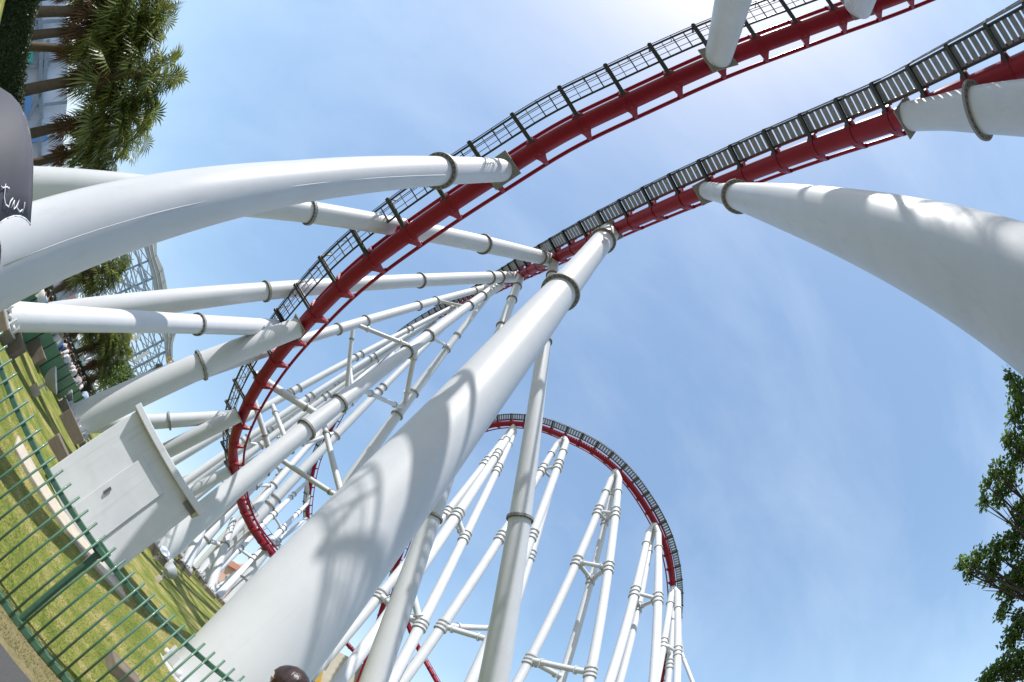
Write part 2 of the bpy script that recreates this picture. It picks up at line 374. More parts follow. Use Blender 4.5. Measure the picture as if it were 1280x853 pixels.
T1px = [(1300, -75, 27), (1215, -43, 24), (1150, -16, 22.2), (1098, 4, 21.2), (1045, 22, 20.3), (1005, 37, 19.7), (955, 55, 19.2), (900, 76, 18.8), (820, 112, 18.3), (760, 140, 18.1), (700, 168, 18), (640, 207, 18.1), (580, 245, 18.3), (520, 286, 18.8), (440, 346, 20.2), (390, 396, 22), (340, 455, 25), (307, 510, 28), (291, 555, 31), (292, 590, 33.5), (303, 635, 37), (318, 665, 39.5), (337, 690, 42), (365, 722, 47), (400, 750, 55), (440, 770, 62)]
def bank1(f): return max(0, (f-.45)/.55)*.75
t1 = thing('coaster_track', (-5, 6, 0), 'nearest red coaster track, with open grating walkway, sweeping from top centre down left', 'roller coaster track', 'red roller coaster tracks')
track('T1', t1, T1px, bank1, walk='grating', r=.36)
T2px = [(1390, 40, 15.2), (1330, 62, 15.4), (1270, 88, 15.8), (1200, 117, 16.5), (1130, 147, 17.6), (1050, 174, 19.2), (960, 207, 20.9), (900, 231, 22.4), (850, 251, 23.9), (780, 282, 27), (700, 320, 33), (640, 349, 44), (590, 375, 62), (550, 393, 76), (510, 417, 83), (470, 452, 85), (440, 490, 85), (420, 525, 85), (403, 557, 86), (393, 582, 87), (386, 622, 90), (385, 651, 93), (392, 700, 98), (405, 750, 104), (425, 795, 110), (450, 822, 112), (482, 848, 112), (520, 880, 112)]
t2 = thing('coaster_track', (2, 0, 0), 'red coaster track with grey stair treads running from upper right corner to the centre', 'roller coaster track', 'red roller coaster tracks')
track('T2', t2, T2px, lambda f: 0, walk='treads', r=.40, cw=(.64, 1.42), wz=.0, walkrange=(0, .9))
T3px = [(430, 900, 85), (460, 820, 84), (490, 722, 82), (540, 600, 78), (572, 552, 75), (600, 536, 72), (625, 530, 70), (650, 530, 68), (675, 534, 66), (703, 545, 64), (732, 558, 63), (760, 577, 62), (785, 602, 62), (805, 630, 62), (822, 660, 63), (833, 688, 64), (840, 722, 66), (842, 760, 69), (838, 797, 73), (830, 835, 78), (820, 880, 84)]
t3 = thing('coaster_track', (15, 38, 0), 'red coaster track curving in a far arch over the slim white towers', 'roller coaster track', 'red roller coaster tracks')
track('T3', t3, T3px, lambda f: -.6, walk='treads', cw=(.7, 1.45), side=1, lod=1, tie=2.4)
T4px = [(470, 690, 110), (492, 718, 110), (500, 750, 110), (509, 780, 110), (522, 810, 110), (536, 835, 108), (556, 870, 106)]
t4 = thing('coaster_track', tuple(P(509, 780, 110)-Z*0), 'small distant red track dipping between white legs at the bottom edge', 'roller coaster track', 'red roller coaster tracks')
track('T4', t4, T4px, lambda f: .3, walk=None, lod=1, r=.5, gauge=.8)

# ------------------------------------------------------------------ white supports
def nearest(key, px, py):
    pts, T, U, Lt = TRK[key]; d = W(px, py); best = max(range(len(pts)), key=lambda i: (pts[i]-CAM).normalized().dot(d)); return best
def flange(mb, p, t, r, th=.12, k=1.22):
    prof = [(-th/2, r*.99), (-th/2, r*k), (-.007, r*k), (-.007, r*(k-.03)), (.007, r*(k-.03)), (.007, r*k), (th/2, r*k), (th/2, r*.99)]
    mb.tube([p+t*a for a, b_ in prof], [b_ for a, b_ in prof], 40, caps=False, smooth=False)
_bolt = MB(); _bolt.tube([Vector((0, 0, -.5)), Vector((0, 0, .5))], .03, 6); BOLT = _bolt.mesh('bolt'); BOLT.materials.append(M['bolt'])
def bolts_on(parent, p, t, r, th, k, n):
    u = t.orthogonal().normalized(); w = t.cross(u); off = parent_world(parent); q_ = t.to_track_quat('Z', 'Y')
    for i in range(n):
        a = 2*math.pi*i/n; q = p+(u*math.cos(a)+w*math.sin(a))*(r*(1+k)/2); o = bpy.data.objects.new('bolt', BOLT); C.objects.link(o); o.parent = parent; o.location = q-off
        o.rotation_mode = 'QUATERNION'; o.rotation_quaternion = q_; o.scale = (1, 1, th+.07)
def leg(root, A, B, wid, flanges=(), seg=40, mk='white', plinth=True, bolts=0, plate=None, fk=1.22, fth=.12, bracket=True, name='tube', extend=True, fmk='flange', plk=1.35, plm='plinth', bh=.35):
    """Pipe from lower point A to top B. wid: [(px,py,width_px)...]; flanges: [(px,py)...]"""
    if extend:                                   # run the axis down to the ground
        d = (A-B).normalized(); p = A.copy(); k = 0
        while p.z > ground(p.x, p.y)+bh and k < 3000: p += d*.05; k += 1
        while p.z < ground(p.x, p.y)+bh-.05: p -= d*.05
        A2 = p
    else: A2 = A
    st = []
    for x, y, w in wid:
        t = tline(A2, B, x, y); q = A2.lerp(B, t); D = (q-CAM).length; st.append((t, rad(x, y, D, w)))
    st.sort()
    def rr(t):
        if t <= st[0][0]: return st[0][1]
        for (a, ra), (b_, rb) in zip(st, st[1:]):
            if t <= b_: return ra+(rb-ra)*(t-a)/max(1e-6, b_-a)
        return st[-1][1]
    ax = (B-A2).normalized(); ln = (B-A2).length
    fts = sorted(tline(A2, B, x, y) for x, y in flanges)
    cuts = [0]+[t for t in fts if 0 < t < 1]+[1]
    mb = MB()
    for a, c in zip(cuts, cuts[1:]):
        m_ = (a+c)/2
        k = max(2, min(6, int((c-a)*ln/4)))
        ts = [a+(c-a)*i/k for i in range(k+1)]
        mb.tube([A2.lerp(B, t) for t in ts], [rr(t) for t in ts], seg)
    o = mb.build(name, M[mk], root)
    if fts:
        for t in fts:
            fb = MB(); flange(fb, A2.lerp(B, t), ax, rr(t), fth, fk); fo_ = fb.build('flange', M[fmk], root, fix=False)
            if bolts: bolts_on(fo_, A2.lerp(B, t), ax, rr(t), fth, fk, bolts)
    if plinth:
        r0 = rr(0); pl = MB(); g = ground(A2.x, A2.y)
        pl.box(Vector((A2.x, A2.y, g+bh-.30)), fd, fn, Z, r0*plk, r0*plk, .28); po = pl.build('plinth', M[plm], root, bevel=.02)
        bp = MB(); bp.box(Vector((A2.x, A2.y, g+bh+.01)), fd, fn, Z, r0*1.25, r0*1.25, .025) if r0 < .8 else bp.tube([Vector((A2.x, A2.y, g+bh-.015)), Vector((A2.x, A2.y, g+bh+.035))], r0*1.25, 48)
        for i in range(8):
            c_ = i/8*6.283+.39; e = Vector((math.cos(c_), math.sin(c_), 0)); bp.box(Vector((A2.x, A2.y, g+bh+.15))+e*r0*1.08, e, Z.cross(e), Z, r0*.14, .012, .13)
        bpo = bp.build('base_plate', M['white2'], root)
        for i in range(8):
            c_ = i/8*6.283; e = Vector((math.cos(c_), math.sin(c_), 0)); nb = MB(); q = Vector((A2.x, A2.y, g+bh+.035))+e*r0*1.15; nb.tube([q, q+Z*.13], .05, 8); nb.build('nut', M['white2'], bpo)
    if plate:
        s_ = plate; u = ax.orthogonal().normalized(); w = ax.cross(u); tdir = bracket if isinstance(bracket, Vector) else u
        u = (tdir-ax*tdir.dot(ax)).normalized(); w = ax.cross(u); pb = MB(); pb.box(B, u, w, ax, s_, s_*.92, .03); pb.build('saddle_plate', M['flange'], root, bevel=.01)
    return A2, o
def attach(key, px, py, back=.36):
    """point just outside the spine tube nearest a pixel, on the side facing down-pipe"""
    i = nearest(key, px, py); return i, TRK[key][0][i]
def support(label, key, apx, lo, wid, flanges, group='white steel supports of the coaster', **kw):
    i, q = attach(key, *apx); A = P(*lo) if len(lo) == 3 else onground(lo[0], lo[1], .3)
    d = (A-q).normalized(); B = q+d*.40
    root = thing('support_column', (A.x, A.y, ground(A.x, A.y)), label, 'support column', group)
    root_loc = Vector(root.location)
    kw.setdefault('plate', .62); kw.setdefault('bolts', 22)
    A2, o = leg(root, A, B, wid, flanges, bracket=TRK[key][1][i], **kw)
    return root, A2, B

rt, A0, B0 = support('hugest white column rising from bottom centre beside the dark haired head', 'T2', (760, 291), (343, 794, 8.2),
        [(343, 794, 135), (489, 615, 97), (536, 561, 87), (630, 445, 62), (698, 374, 47), (705, 362, 36), (760, 294, 26)], [(702, 367), (752, 300)], seg=96, fk=1.25, plate=.7, plk=1.02, plm='concrete', bh=-.12)
rt, A0, B0 = support('long curving white column crossing the upper left below the umbrella', 'T1', (626, 213), (10, 322, 5.4),
        [(10, 322, 104), (100, 288, 97), (200, 260, 80), (300, 238, 62), (400, 225, 51), (500, 217, 43), (546, 213, 40), (552, 212, 35), (610, 211, 33)], [(549, 212)], seg=96, fk=1.28, plate=.62)
wax = (B0-A0).normalized(); wpts = []
for x_, y_ in ((0, 330), (50, 315), (100, 300), (200, 266.5), (300, 240), (400, 224), (480, 215), (540, 212)):
    d = W(x_, y_); t = tline(A0, B0, x_, y_); q = A0.lerp(B0, t); D_ = (q-CAM).length
    w_px = np.interp(x_, [10, 100, 200, 300, 400, 500, 546], [104, 97, 80, 62, 51, 43, 40]); r_ = rad(x_, y_, D_, w_px)
    v = (q-CAM).normalized(); side_ = v.cross(wax).normalized(); side_ = -side_ if side_.z > 0 else side_
    f_ = .12; dirn = (-v*math.sqrt(1-f_*f_)+side_*f_); dirn = (dirn-wax*dirn.dot(wax)).normalized(); wpts.append(q+dirn*(r_+.001))
wb = MB(); wb.tube(wpts, .007, 6); wb.build('weld_seam', M['white'], rt)
support('broad white column at the right edge with banded shadows and one large flange', 'T2', (878, 240), (1180, 322, 7.2),
        [(895, 238, 24), (918, 246, 26), (926, 248, 41), (1000, 266, 62), (1100, 295, 97), (1180, 322, 128)], [(922, 247)], seg=96, fk=1.3, plate=.6)
support('short thick white column end entering at the upper right edge', 'T2', (1130, 142), (1270, 136, 14.2),
        [(1140, 139, 34), (1218, 137, 46), (1228, 136, 58), (1270, 136, 64)], [(1223, 136)], seg=80, fk=1.28, plate=.62)
support('white column dropping from the top edge onto the near track right of centre', 'T1', (888, 78), (916, 0, 15.4),
        [(888, 76, 31), (916, 0, 42)], [], seg=64, plate=.62)
support('white column tip cut off by the top edge beside the near track', 'T1', (1068, 6), (1088, -45, 17.5),
        [(1068, 6, 34), (1088, -45, 40)], [], seg=64, plate=.6)
support('white column behind the long curving one, running from the umbrella to the centre joint', 'T2', (688, 325), (42, 236, 14.5),
        [(42, 236, 50), (200, 246, 38), (380, 265, 29), (392, 267, 26), (600, 297, 22), (688, 318, 17)], [(386, 267), (606, 298), (676, 315)], seg=64)
support('white column with three flanges fanning left to right just above the cabinet row', 'T2', (645, 347), (36, 404, 19.5),
        [(36, 404, 38), (200, 376, 29), (300, 363, 24), (325, 360, 23), (340, 358, 21), (520, 343, 17), (640, 341, 14)], [(332, 359), (525, 343), (612, 340), (624, 340)], seg=56, plate=None)
A_s = P(14, 396, 11.5); B_s = P(350, 410, 24.2)
rt = thing('support_column', (A_s.x, A_s.y, ground(A_s.x, A_s.y)), 'short white column at the far left, its top passing behind the stout cabinet column', 'support column', 'white steel supports of the coaster')
leg(rt, A_s, B_s, [(14, 396, 33), (100, 397, 28), (240, 408, 23), (350, 410, 20)], [(247, 408)], seg=56, bolts=12)
support('stout white column leaving the grey cabinet lid towards the near track', 'T1', (378, 400), (96, 527, 20.5),
        [(96, 527, 38), (180, 500, 35), (245, 468, 33), (260, 461, 30), (370, 404, 25)], [(254, 464)], seg=64, plate=.55, bolts=12)
support('white column emerging behind the cabinet and meeting the lower near track', 'T1', (300, 512), (190, 573, 29),
        [(190, 573, 19), (250, 543, 19), (297, 515, 18)], [], seg=40, plate=.5)
support('lowest short white column between the cabinet and the bending red track', 'T1', (291, 585), (225, 622, 33),
        [(225, 622, 14), (291, 585, 13)], [], seg=32, plate=.45)
support('white column in front of the pink building carrying the end of the near track', 'T1', (330, 690), (284, 753, 40),
        [(284, 753, 12), (330, 692, 10)], [(305, 723)], seg=24, plate=.45, bolts=0)
support('white column right of centre with a single flange below the centre joint', 'T2', (694, 327), (617, 853, 18.2),
        [(617, 853, 37), (635, 750, 32), (649, 656, 29), (652, 642, 27), (690, 420, 16), (694, 335, 13)], [(650, 649), (689, 428), (693, 345)], seg=64, plate=None)
support('white column half hidden by the hugest one, flanged at its left edge', 'T2', (651, 343), (467, 853, 20.5),
        [(467, 853, 33), (510, 745, 29), (539, 655, 24), (543, 640, 22), (632, 395, 12), (650, 345, 10)], [(541, 648), (624, 407), (643, 376), (648, 359)], seg=56, plate=None)

def tower(label, key, apx, legs, braces=(), wd='tower', bolts=0, group='slim white lattice towers carrying the coaster', seg=20, cap=True, dbl=True):
    i, q = attach(key, *apx); A = P(*legs[0]['lo']) if len(legs[0]['lo']) == 3 else onground(*legs[0]['lo'], .3)
    root = thing('support_tower', (A.x, A.y, ground(A.x, A.y)), label, 'support tower', group)
    res = []
    down = Vector((0, 0, -1))
    for lg in legs:
        A = P(*lg['lo']) if len(lg['lo']) == 3 else onground(*lg['lo'], .3)
        B = P(*lg['hi'])
        fl = []
        A2, o = leg(root, A, B, lg['w'], lg.get('fl', ()), seg=seg, plinth=lg.get('plinth', True), bolts=lg.get('bolts', 0), fk=lg.get('fk', 1.28), fth=lg.get('fth', .14), fmk=lg.get('fmk', 'flange'), name='leg', extend=lg.get('extend', True))
        res.append((A2, B))
        if cap:
            cb = MB(); cb.tube([B, B.lerp(q, .5), q-Z*.1], [.42, .36, .3], 12); cb.build('head_bracket', M['white'], root)
    for br in braces:
        i1, a, i2, b_, r = br
        p1 = res[i1][0].lerp(res[i1][1], tline(*res[i1], *a)); p2 = res[i2][0].lerp(res[i2][1], tline(*res[i2], *b_))
        bb = MB(); bb.tube([p1, p2], r, 12); d = (p2-p1); u = d.normalized()
        for f_ in (.22, .78):
            if d.length > 3: bb.tube([p1+d*f_-u*.05, p1+d*f_+u*.05], r*1.5, 12)
        bb.build('brace', M['white'], root)
    return root, res
# the tallest near tower on the rising track
tower('tall white tower, its longest leg running from beside the cabinet to the centre', 'T2', (634, 352), [
    dict(lo=(200, 690), hi=(627, 353, 47), w=[(200, 691, 33), (270, 628, 27), (380, 541, 23), (470, 470, 17), (590, 382, 11), (627, 354, 9)], fl=[(385, 539), (426, 506), (510, 441), (537, 421), (587, 383), (604, 371)], bolts=14),
    dict(lo=(94, 524), hi=(606, 360, 49), w=[(94, 524, 20), (346, 441, 14), (458, 404, 12), (600, 362, 8)], fl=[(424, 417), (458, 404), (524, 386), (545, 378), (593, 364)]),
    dict(lo=(462, 566, 34), hi=(613, 366, 48), w=[(462, 566, 15), (500, 520, 13), (570, 418, 8), (608, 374, 7)], fl=[(570, 418), (558, 437), (520, 494), (500, 522)])],
    [(1, (445, 411), 0, (516, 434), .16), (1, (547, 378), 0, (584, 384), .14), (0, (522, 432), 2, (509, 508), .2), (0, (450, 487), 2, (505, 512), .17), (0, (535, 423), 2, (560, 432), .14)], seg=32)
tower('second white tower just behind the tallest one, its legs crossing under the centre', 'T2', (572, 384), [
    dict(lo=(222, 690, 38), hi=(572, 387, 66), w=[(222, 690, 14), (349, 544, 12), (416, 497, 11), (505, 430, 8), (570, 390, 6)], fl=[(318, 571), (349, 544), (416, 497), (444, 475), (505, 430), (520, 419)]),
    dict(lo=(262, 716, 40), hi=(574, 391, 66), w=[(262, 716, 13), (336, 620, 12), (414, 539, 11), (500, 460, 8), (570, 396, 6)], fl=[(330, 624), (338, 616), (414, 539), (471, 486), (477, 481)]),
    dict(lo=(135, 628, 43), hi=(566, 384, 67), w=[(135, 628, 12), (235, 568, 11), (365, 490, 9), (447, 446, 8), (548, 393, 6)], fl=[(365, 490), (374, 485), (362, 492), (445, 447), (452, 443), (510, 415), (515, 412)])],
    [(0, (349, 544), 2, (340, 505), .25), (0, (434, 483), 2, (437, 452), .2), (0, (355, 548), 1, (420, 535), .2)], seg=24)
tower('third white tower down the row, seen between the red track and the tallest leg', 'T2', (545, 397), [
    dict(lo=(205, 622, 52), hi=(545, 397, 76), w=[(205, 622, 10), (365, 501, 8), (480, 434, 6), (545, 397, 5)], fl=[(300, 545), (306, 541), (380, 491), (386, 487), (460, 444), (466, 441)]),
    dict(lo=(215, 645, 52), hi=(540, 402, 76), w=[(215, 645, 10), (365, 514, 8), (480, 443, 6), (540, 402, 5)], fl=[(320, 549), (326, 545), (400, 490), (406, 486), (470, 449)]),
    dict(lo=(250, 705, 54), hi=(543, 404, 76), w=[(250, 705, 9), (365, 560, 8), (470, 460, 6), (540, 406, 5)], fl=[(340, 588), (346, 581), (420, 504), (430, 495)])],
    [(0, (300, 545), 1, (320, 549), .22), (0, (380, 491), 1, (400, 490), .2), (0, (460, 444), 1, (470, 449), .18), (1, (326, 545), 2, (343, 584), .2), (0, (340, 517), 1, (348, 527), .18)], seg=18)
tower('fourth white tower, a thin set of parallel legs low behind the bending track', 'T2', (512, 416), [
    dict(lo=(222, 620, 66), hi=(512, 418, 83), w=[(222, 620, 8), (365, 508, 7), (512, 418, 4)], fl=[(330, 532), (335, 528), (415, 477), (420, 474)]),
    dict(lo=(238, 650, 66), hi=(508, 422, 83), w=[(238, 650, 8), (365, 523, 7), (508, 422, 4)], fl=[(345, 541), (350, 537), (430, 475), (435, 472)]),
    dict(lo=(262, 708, 68), hi=(510, 424, 83), w=[(262, 708, 7), (365, 575, 6), (508, 424, 4)], fl=[(330, 617), (335, 611)])],
    [(0, (330, 532), 1, (345, 541), .25), (0, (415, 477), 1, (430, 475), .22), (0, (372, 504), 1, (385, 509), .2)], seg=16)
tower('fifth white tower, faint narrow legs nearest the low grey cabinet corner', 'T2', (470, 452), [
    dict(lo=(232, 612, 80), hi=(470, 453, 86), w=[(232, 612, 6), (365, 518, 6), (470, 453, 4)], fl=[(290, 571), (295, 567), (360, 522), (365, 518)]),
    dict(lo=(246, 640, 80), hi=(466, 458, 86), w=[(246, 640, 6), (365, 535, 6), (466, 458, 4)], fl=[(300, 592), (305, 588), (372, 530), (377, 526)])],
    [(0, (290, 571), 1, (300, 592), .25), (0, (360, 522), 1, (372, 530), .25), (0, (325, 546), 1, (335, 561), .2)], seg=14)
tower('sixth white tower, tiny doubled legs in the gap left of the bending red track', 'T2', (430, 505), [
    dict(lo=(226, 600, 92), hi=(430, 503, 87), w=[(226, 600, 5), (365, 530, 5), (430, 503, 4)], fl=[(262, 580), (266, 577), (325, 548), (330, 545)]),
    dict(lo=(238, 622, 92), hi=(426, 510, 87), w=[(238, 622, 5), (365, 543, 5), (426, 510, 4)], fl=[(275, 598), (279, 595), (335, 562), (340, 559)]),
    dict(lo=(246, 636, 92), hi=(424, 520, 87), w=[(246, 636, 5), (365, 555, 5), (424, 520, 4)], fl=[(285, 610), (289, 607), (350, 567), (354, 564)])],
    [(0, (262, 580), 1, (275, 598), .25), (0, (325, 548), 1, (335, 562), .25), (1, (275, 598), 2, (285, 610), .2), (1, (335, 562), 2, (350, 567), .2), (0, (290, 566), 1, (300, 583), .2), (0, (245, 590), 1, (258, 609), .2)], seg=12)
tower('stocky white tower leg pair just below the tallest leg, over the dark plinths', 'T2', (500, 424), [
    dict(lo=(228, 706, 44), hi=(498, 428, 82), w=[(228, 706, 14), (306, 645, 11), (400, 540, 8), (498, 430, 5)], fl=[(262, 680), (330, 620), (400, 538)]),
    dict(lo=(246, 724, 46), hi=(502, 432, 82), w=[(246, 724, 13), (320, 650, 10), (420, 540, 7), (500, 434, 5)], fl=[(285, 688), (352, 616)])],
    [(0, (330, 620), 1, (352, 616), .2), (0, (262, 680), 1, (285, 688), .25)], seg=20)
tower('distant thin white tower with two legs meeting the far vertical red track', 'T2', (386, 618), [
    dict(lo=(240, 746, 62), hi=(383, 603, 88), w=[(240, 746, 9), (300, 683, 8), (343, 641, 7), (383, 603, 4)], fl=[(366, 616), (362, 620), (343, 641), (339, 645), (300, 683), (296, 687)], bolts=0),
    dict(lo=(268, 750, 62), hi=(384, 630, 89), w=[(268, 750, 9), (310, 703, 8), (353, 662, 7), (384, 632, 4)], fl=[(375, 640), (371, 644), (355, 660), (351, 664), (318, 696), (314, 700)])],
    [(0, (341, 643), 1, (353, 662), .25), (0, (298, 685), 1, (316, 698), .28)], seg=14)
tower('faint white tower beside the hugest column, its two legs near the distant red track', 'T2', (387, 652), [
    dict(lo=(252, 752, 70), hi=(383, 648, 92), w=[(252, 752, 8), (343, 671, 6), (383, 648, 4)], fl=[(346, 672), (342, 676)]),
    dict(lo=(290, 765, 66), hi=(384, 652, 92), w=[(290, 765, 8), (345, 690, 6), (384, 652, 4)], fl=[(350, 684), (346, 689)])], [(0, (344, 674), 1, (348, 686), .25)], seg=12)
def t3tower(label, ap, legs, br):
    lg = []
    for lo, hi, w, fl in legs:
        f2 = []
        for x, y in fl[1:]:
            q = 3.2; ux, uy = hi[0]-lo[0], hi[1]-lo[1]; l_ = math.hypot(ux, uy); ux /= l_; uy /= l_
            f2 += [(x-ux*5, y-uy*5), (x, y), (x+ux*5, y+uy*5)]
        lg.append(dict(lo=lo, hi=hi, w=w, fl=[fl[0]]+f2, fth=.2, fk=1.28, fmk='white2'))
    return tower(label, 'T3', ap, lg, br, seg=20, group='slim white towers under the far red arch')
t3tower('leftmost slim tower under the far arch, its legs splaying behind the huge column', (643, 531), [
    ((405, 827, 41), (636, 541, 69), [(405, 827, 13), (490, 712, 12), (602, 574, 9), (632, 546, 7)], [(622, 548), (602, 574), (553, 636), (470, 740)]),
    ((430, 845, 32), (641, 538, 68), [(430, 845, 17), (480, 768, 15), (569, 642, 13), (617, 567, 9), (641, 540, 7)], [(633, 549), (617, 567), (569, 643)]),
    ((490, 851, 34), (643, 542, 68), [(490, 851, 15), (530, 782, 14), (582, 672, 11), (622, 587, 9), (643, 547, 6)], [(638, 556), (622, 587), (582, 672), (529, 783)])],
    [(0, (602, 574), 2, (622, 587), .2), (1, (617, 567), 2, (622, 587), .2), (1, (569, 643), 2, (582, 672), .26), (0, (553, 636), 2, (582, 672), .26), (1, (506, 725), 2, (529, 783), .3), (0, (470, 740), 2, (529, 783), .3)])
t3tower('slim tower under the far arch that the flanged column right of centre covers', (706, 546), [
    ((505, 850, 37), (696, 556, 63), [(505, 850, 14), (555, 780, 13), (627, 669, 11), (680, 587, 9), (696, 558, 7)], [(690, 568), (680, 588), (626, 671), (554, 783)]),
    ((590, 850, 36), (708, 553, 62), [(590, 850, 15), (668, 669, 11), (698, 582, 10), (707, 556, 8)], [(704, 565), (698, 583), (668, 670)]),
    ((640, 770, 45), (703, 560, 64), [(640, 770, 11), (668, 692, 9), (700, 602, 7), (703, 566, 6)], [(702, 575), (700, 602), (667, 695)])],
    [(0, (680, 588), 2, (700, 602), .2), (0, (680, 588), 1, (698, 583), .2), (1, (698, 583), 2, (700, 602), .2), (0, (554, 783), 2, (636, 786), .3), (0, (554, 783), 1, (612, 800), .28)])
t3tower('middle slim tower under the far arch with an open triangular frame of braces', (770, 588), [
    ((647, 853, 41), (764, 599, 61), [(647, 853, 13), (663, 825, 12), (721, 702, 11), (745, 638, 10), (763, 601, 8)], [(757, 615), (745, 638), (721, 702), (663, 825)]),
    ((738, 842, 38), (774, 599, 60.5), [(738, 842, 13), (762, 710, 11), (769, 642, 10), (774, 601, 8)], [(773, 615), (769, 642), (762, 710), (738, 841)]),
    ((703, 847, 45), (767, 604, 62), [(703, 847, 11), (741, 723, 9), (757, 650, 8), (766, 608, 7)], [(764, 620), (757, 651), (741, 725)])],
    [(0, (745, 638), 1, (769, 642), .22), (0, (745, 638), 2, (757, 651), .22), (1, (769, 642), 2, (757, 651), .22), (0, (721, 702), 1, (762, 710), .26), (0, (721, 702), 2, (741, 725), .26), (1, (762, 710), 2, (741, 725), .26), (0, (663, 825), 1, (738, 841), .3), (0, (663, 825), 2, (703, 847), .3)])
t3tower('slim tower under the falling part of the far arch, second from right', (820, 655), [
    ((762, 852, 41), (811, 665, 62), [(762, 852, 13), (793, 741, 11), (810, 668, 8)], [(807, 680), (793, 741)]),
    ((817, 852, 41), (823, 668, 61.5), [(817, 852, 12), (821, 749, 11), (823, 674, 8)], [(822, 685), (821, 749)]),
    ((775, 852, 46), (815, 672, 63), [(775, 852, 10), (798, 760, 8), (814, 676, 6)], [(812, 690), (798, 759)])],
    [(0, (793, 741), 1, (821, 749), .24), (1, (821, 749), 2, (798, 759), .24), (0, (793, 741), 2, (798, 759), .24)])
t3tower('rightmost slim tower under the far arch, its legs nearly upright in the picture', (842, 732), [
    ((820, 853, 52), (840, 738, 66), [(820, 853, 10), (830, 805, 9), (840, 741, 8)], [(838, 755), (830, 805)]),
    ((846, 853, 52), (847, 741, 65), [(846, 853, 10), (847, 815, 9), (847, 744, 8)], [(848, 761), (847, 815)]),
    ((836, 840, 60), (842, 745, 68), [(836, 840, 8), (842, 748, 6)], [(840, 775), (837, 830)]),
    ((867, 856, 62), (851, 815, 66), [(867, 856, 5), (852, 820, 5)], [(853, 823)])],
    [(0, (830, 805), 1, (847, 815), .24), (0, (830, 805), 2, (838, 818), .24)])
def lone(label, lo, hi, wid, fl=(), r=None, plinth=False, extend=False):
    A = P(*lo); B = P(*hi); root = thing('support_strut', A, label, 'strut', 'white struts between the supports')
    leg(root, A, B, wid, fl, seg=24, plinth=plinth, extend=extend, fk=1.3, name='tube')
lone('slanting white strut crossing behind the red track to the tallest leg', (318, 468, 28), (402, 521, 29), [(318, 468, 11), (402, 521, 9)], [(382, 509)])
lone('upright white strut just right of the bending red track', (314, 488, 33), (338, 564, 33), [(314, 488, 8), (338, 564, 7)], [(330, 545)])
lone('white strut from under the tallest leg to the hugest column', (352, 575, 27), (424, 622, 25), [(352, 575, 7), (424, 622, 7)], [(413, 614)])
lone('grey shaded strut hanging from the tallest leg to the hugest column', (405, 530, 30), (426, 615, 27), [(405, 530, 7), (426, 615, 9)], [(407, 542)])
lone('thin white strut rising from the tallest leg to the leg above it', (434, 484, 35), (441, 412, 36), [(434, 484, 6), (441, 412, 5)], [(440, 424)])
lone('white strut bracing the first plinth behind the tallest leg', (229, 716, 31), (262, 640, 34), [(229, 716, 15), (262, 640, 10)], [], plinth=True, extend=True)
lone('white strut with a grey ring standing on the plinth by the lawn edge', (262, 742, 36), (292, 650, 40), [(262, 742, 12), (292, 650, 8)], [(282, 681)], plinth=True, extend=True)
lone('level white strut running into the grey cabinet with a lamp bracket', (92, 532, 29), (288, 521, 29.2), [(92, 532, 20), (288, 521, 15)], [(211, 521)], plinth=True)

# ------------------------------------------------------------------ grey cabinet
def azdir(deg): a = math.radians(deg); return Vector((math.sin(a), math.cos(a), 0))
LP = onground(61, 587); az0, e0 = azel(61, 587)
FL = CAM+W(61, 587)*9.1; front = azdir(79); dep = azdir(-11)
az1, e1 = azel(150, 712)
# right front corner: along the front line at azimuth az1
tt = (FL.x*math.cos(az1)-FL.y*math.sin(az1))/(front.y*math.sin(az1)-front.x*math.cos(az1)); wdt = tt
g0 = min(FL.z, ground(FL.x, FL.y)); FLg = Vector((FL.x, FL.y, 0)); topz = EYE+math.hypot(FL.x, FL.y)*math.tan(azel(162, 510)[1]); topz2 = EYE+(FLg+front*wdt).length*math.tan(azel(245, 631)[1])
zt = (topz+topz2)/2; zb = ground(FL.x, FL.y)-.02
rise_ = (CAM+W(150, 712)*9.4).z-FL.z
cab = thing('electrical_cabinet', (FL.x, FL.y, zb), 'large pale grey metal cabinet with an overhanging lid behind the green fence', 'cabinet')
sl_ = Vector((0, 0, rise_*.5/wdt))
fr = (front+sl_).normalized()
c_ = FLg+front*(wdt/2)+dep*.6
zb1 = FL.z-.02
def cbox(x0, x1, d0, d1, z0, z1, mb):   # cabinet coordinates, floor line follows the slope
    pts = []
    for z in (z0, z1):
        for x, d in ((x0, d0), (x1, d0), (x1, d1), (x0, d1)): pts.append(FLg+front*x+dep*d+Z*z)
    k = len(mb.v); mb.v += pts
    for q in ((0, 1, 2, 3), (7, 6, 5, 4), (0, 4, 5, 1), (1, 5, 6, 2), (2, 6, 7, 3), (3, 7, 4, 0)): mb.f.append(tuple(k+i for i in q)); mb.sm.append(False)
mb = MB(); cbox(0, wdt, 0, 1.25, zb1-.1, zt, mb); mb.build('body', M['cab'], cab, bevel=.015)
mb = MB(); cbox(-.05, wdt+.12, -.22, 1.4, zt, zt+.15, mb); mb.build('lid', M['cab'], cab, bevel=.012)
x0_, x1_ = wdt*.37, wdt*.72
mb = MB(); cbox(x0_, x1_, -.045, -.002, zb1+.16, zt-.36, mb); door = mb.build('door', M['cab'], cab, bevel=.008)
mb = MB(); q = FLg+front*(x0_+.13)-dep*.065+Z*(zb1+1.02); mb.box(q, front, dep, Z, .022, .022, .10); mb.build('handle', M['bolt'], door)
mb = MB(); cbox(wdt-.25, wdt+.02, -.06, .2, zt-.12, zt, mb); mb.build('lid_bracket', M['bolt'], cab)

